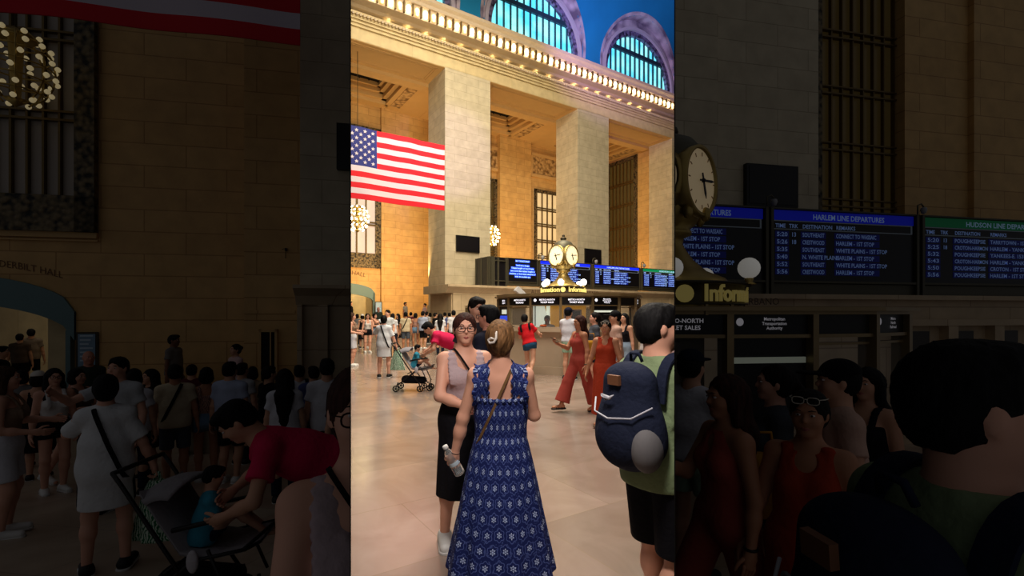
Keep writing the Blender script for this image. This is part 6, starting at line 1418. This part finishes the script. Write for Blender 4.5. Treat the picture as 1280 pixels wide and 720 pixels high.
crowd('archpack', 25, 13.2, 165, 'person with a pale backpack under the arched passage', top=('tee', c('brown_tee', 90, 76, 66)), bottom=('shorts', c('black_sh', 18, 17, 22), 'shorts', .8), hair=('short', 'black'), skin='light', fem=False, H=1.6, z=1.15, zside=-.5)
crowd('archdark', 2, 9.6, 80, 'figure in black at the left edge under the arch', top=('tee', BK), bottom=('pants', c('dark_trs', 28, 28, 34)), hair=('short', 'black'), skin='light', fem=False, H=1.7, z=.72, zside=-.7)
for sx_, ys_, yw, lb, tp, hr_, fe, H_ in ((27, 8.0, 170, 'woman in a grey vest far back left of the sun hat', c('greyvest', 120, 120, 120), 'bob', True, 1.64), (240, 9.2, 165, 'man in a maroon tee far behind the beige tee', c('maroon', 96, 40, 48), 'short', False, 1.74), (392, 8.0, 190, 'person in a dusty blue tee far back by the ticket office corner', c('dustyblue', 80, 90, 140), 'short', False, 1.7)):
    crowd('far%d' % sx_, sx_, ys_, yw, lb, top=('tee', tp), bottom=('pants', c('dark_trs', 28, 28, 34)), hair=(hr_, 'black'), skin='light', fem=fe, H=H_, h=.016)
# ---- man bending over the pushchair
crowd('pinkman', 391, 10.45/3.168, -84, 'man in a hot pink tee and jeans bending over the pushchair', top=('tee', c('hotpink', 214, 36, 84), dict(hem=-.06, sleeve=.6, e=.03, sr=.08)), bottom=('pants', M_jeans), hair=('short', 'black'), skin='light', h=.01, fem=False, H=1.80, g=1.08, lean=66, pelvis=(0, .12, 0),
      feet={1: (.13, .0, .085), -1: (-.13, .12, .085)}, hands={1: (.12, -.50, .74), -1: (-.14, -.46, .80)}, elb={1: (.6, .6, .4), -1: (-.6, .6, .4)}, hpitch=45)
# ---- pushchair and child
def stroller(label):
    r = empty('stroller', label=label, cat='stroller'); q0 = 10.3/F; ox = 518
    def p(px, py, y=0): return ((px-ox)*q0, y, CH+(HY-py)*q0)
    fabric = cloth('stroller_black', (22, 22, 28)); grey = cloth('stroller_grey', (150, 146, 150))
    m = MB(); 
    for y in (-.22, .22):
        m.tube([p(493, 429, y), p(496, 433, y), p(512, 457, y), p(527, 479, y)], .013, 8); m.tube([p(502, 478, y), p(512, 470, y), p(523, 461, y), p(541, 457, y)], .012, 8); m.tube([p(528, 457, y), p(537, 477, y)], .011, 8)
    m.tube([p(493, 429, -.22), p(493, 429, .22)], .016, 8); m.tube([p(512, 466, -.22), p(512, 466, .22)], .01, 8); m.tube([p(541, 457, -.22), p(541, 457, .22)], .012, 8); m.build('frame', M_black, r)
    for px, py in ((498, 483), (527.5, 483.5), (538, 482)):
        for y in ((-.23, .23) if px != 538 else (-.1, .1)):
            w_ = MB(); w_.tube([(.058*math.cos(t), 0, .058*math.sin(t)) for t in np.linspace(0, 2*PI, 21)[:-1]], .013, 8, closed=True)
            for k in range(5): a = k*2*PI/5; w_.tube([(0, 0, 0), (.055*math.cos(a), 0, .055*math.sin(a))], .007, 5)
            w_.lathe([(0, -.02), (.018, -.02), (.018, .02), (0, .02)], seg=10); o = w_.build('wheel', M_black, r); o.location = (p(px, 0)[0], y, .072)
            f_ = MB(); f_.tube([p(px, 483-0.5, y), p(px+(3 if px < 520 else -1), 476, y)], .012, 6); f_.build('wheel_fork', M_black, r)
    # seat sling
    m = MB(); prof_ = [p(502, 437), p(509, 448), p(517, 459.5), p(528, 461), p(541, 458)]; vs = []
    for (x, _, z) in prof_:
        for dy, dz in ((-.2, .02), (0, -.02), (.2, .02), (.2, -.005), (0, -.045), (-.2, -.005)): vs.append((x, dy, z+dz))
    m.add(vs, [(i*6+k, i*6+(k+1) % 6, i*6+6+(k+1) % 6, i*6+6+k) for i in range(4) for k in range(6)], True); m.build('seat', grey, r)
    m = MB(); n_ = 10; vs = []
    for i in range(n_+1):      # canopy folded back, ribs from the handle side over the head
        a = math.radians(42+i*6.5); 
        for j in range(9):
            b_ = -PI/2+PI*j/8; R1 = .27; x, z = -R1*math.cos(a)*1.0, R1*math.sin(a)*.72; vs.append((p(511, 0)[0]+x*.95*math.cos(b_)**.3 if abs(b_) < 1.5 else p(511, 0)[0]+x*.5, .22*math.sin(b_), p(0, 445)[2]+z*(.55+.45*math.cos(b_))))
    m.add(vs, [(i*9+k, i*9+k+1, (i+1)*9+k+1, (i+1)*9+k) for i in range(n_) for k in range(8)], True); o = m.build('canopy', grey, r); sd = o.modifiers.new('s', 'SOLIDIFY'); sd.thickness = .012
    G = Field(); G.add(rc(p(507, 474), p(529, 475), .085, .075, V3(0, 1, 0), 2.0), .03); G.cut(plane(p(0, 466.5), (0, 0, 1))); P, Q = G.mesh(.012); mesh_obj('basket', P, Q, fabric, r)
    m = MB(); m.tube([p(515, 450, -.22), p(529, 447, -.2), p(534, 448, 0), p(529, 447, .2), p(515, 450, .22)], .016, 8); m.build('bumper_bar', M_black, r)
    G = Field(); G.add(ell(p(523, 461, -.235), (.04, .02, .075)), .02); P, Q = G.mesh(.01); mesh_obj('hanging_cloth', P, Q, cloth('towel', (205, 200, 205)), r)
    return r
s1 = stroller('black-framed pushchair with grey canopy beside the bending man in pink'); X_ = (518-CX)/F*10.3; s1.location = (X_, 10.3, 0)
s2 = copy_tree(s1); s2['label'] = 'black-framed pushchair with grey canopy and a child, dim left side'; s2.location = (X_, 10.3/3.168, SL*10.3/3.168)
person('child', 'small dark-haired child in a turquoise top sitting in the pushchair', top=('tee', c('turquoise', 60, 150, 176)), bottom=('shorts', c('navy_trs', 30, 34, 52), 'shorts', .7), hair=('short', 'black'), skin='light', shoes=None, h=.016, fem=False, H=1.0, pelvis=(0, 0, -.02), lean=10, hpitch=18, feet={1: (.1, -.62, .83), -1: (-.1, -.6, .86)}, knee={1: (0, -.3, 1), -1: (0, -.3, 1)}, hands={1: (.1, -.4, 1.1), -1: (-.1, -.38, 1.12)})
place('child', 518.5, 10.3, 88, 'cl', label_side='small dark-haired child in turquoise seated in the pushchair, dim left side')
# ================================================================ cut everything at the partition planes
def clip_pass():
    planes = {'c': [((1, -PL-TH/2*1.0), 1), ((1, -PR+TH/2), -1)], 'l': [((1, -PL+TH/2), -1)], 'r': [((1, -PR-TH/2), 1)]}
    bpy.context.view_layer.update()
    for o, z in CLIP:
        if o.type != 'MESH': continue
        me = o.data; n = len(me.vertices)
        if n == 0: continue
        co = np.empty(n*3, dtype=np.float32); me.vertices.foreach_get('co', co); co = co.reshape(-1, 3)
        M = np.array(o.matrix_world); wc = co @ M[:3, :3].T+M[:3, 3]
        bad = False; dead = False
        for (a, b), sg in planes[z]:
            d = (wc[:, 0]*a+wc[:, 1]*b)*sg
            if (d < 0).any(): bad = True
            if (d <= 0).all(): dead = True
        if dead: bpy.data.objects.remove(o); continue
        if not bad: continue
        me2 = me.copy(); o.data = me2; bm = bmesh.new(); bm.from_mesh(me2); Mi = o.matrix_world.inverted()
        for (a, b), sg in planes[z]:
            nw = Vector((a, b, 0))*sg; co_l = Mi @ Vector((0, 0, 0)); no_l = (o.matrix_world.to_3x3().transposed() @ nw).normalized()
            bmesh.ops.bisect_plane(bm, geom=bm.verts[:]+bm.edges[:]+bm.faces[:], dist=1e-5, plane_co=co_l, plane_no=-no_l, clear_outer=True, clear_inner=False)
        bm.to_mesh(me2); bm.free()
        if len(me2.vertices) == 0: bpy.data.objects.remove(o)
    for o in [x for x in bpy.data.objects if x.type == 'EMPTY' and not x.children]: bpy.data.objects.remove(o)
clip_pass()
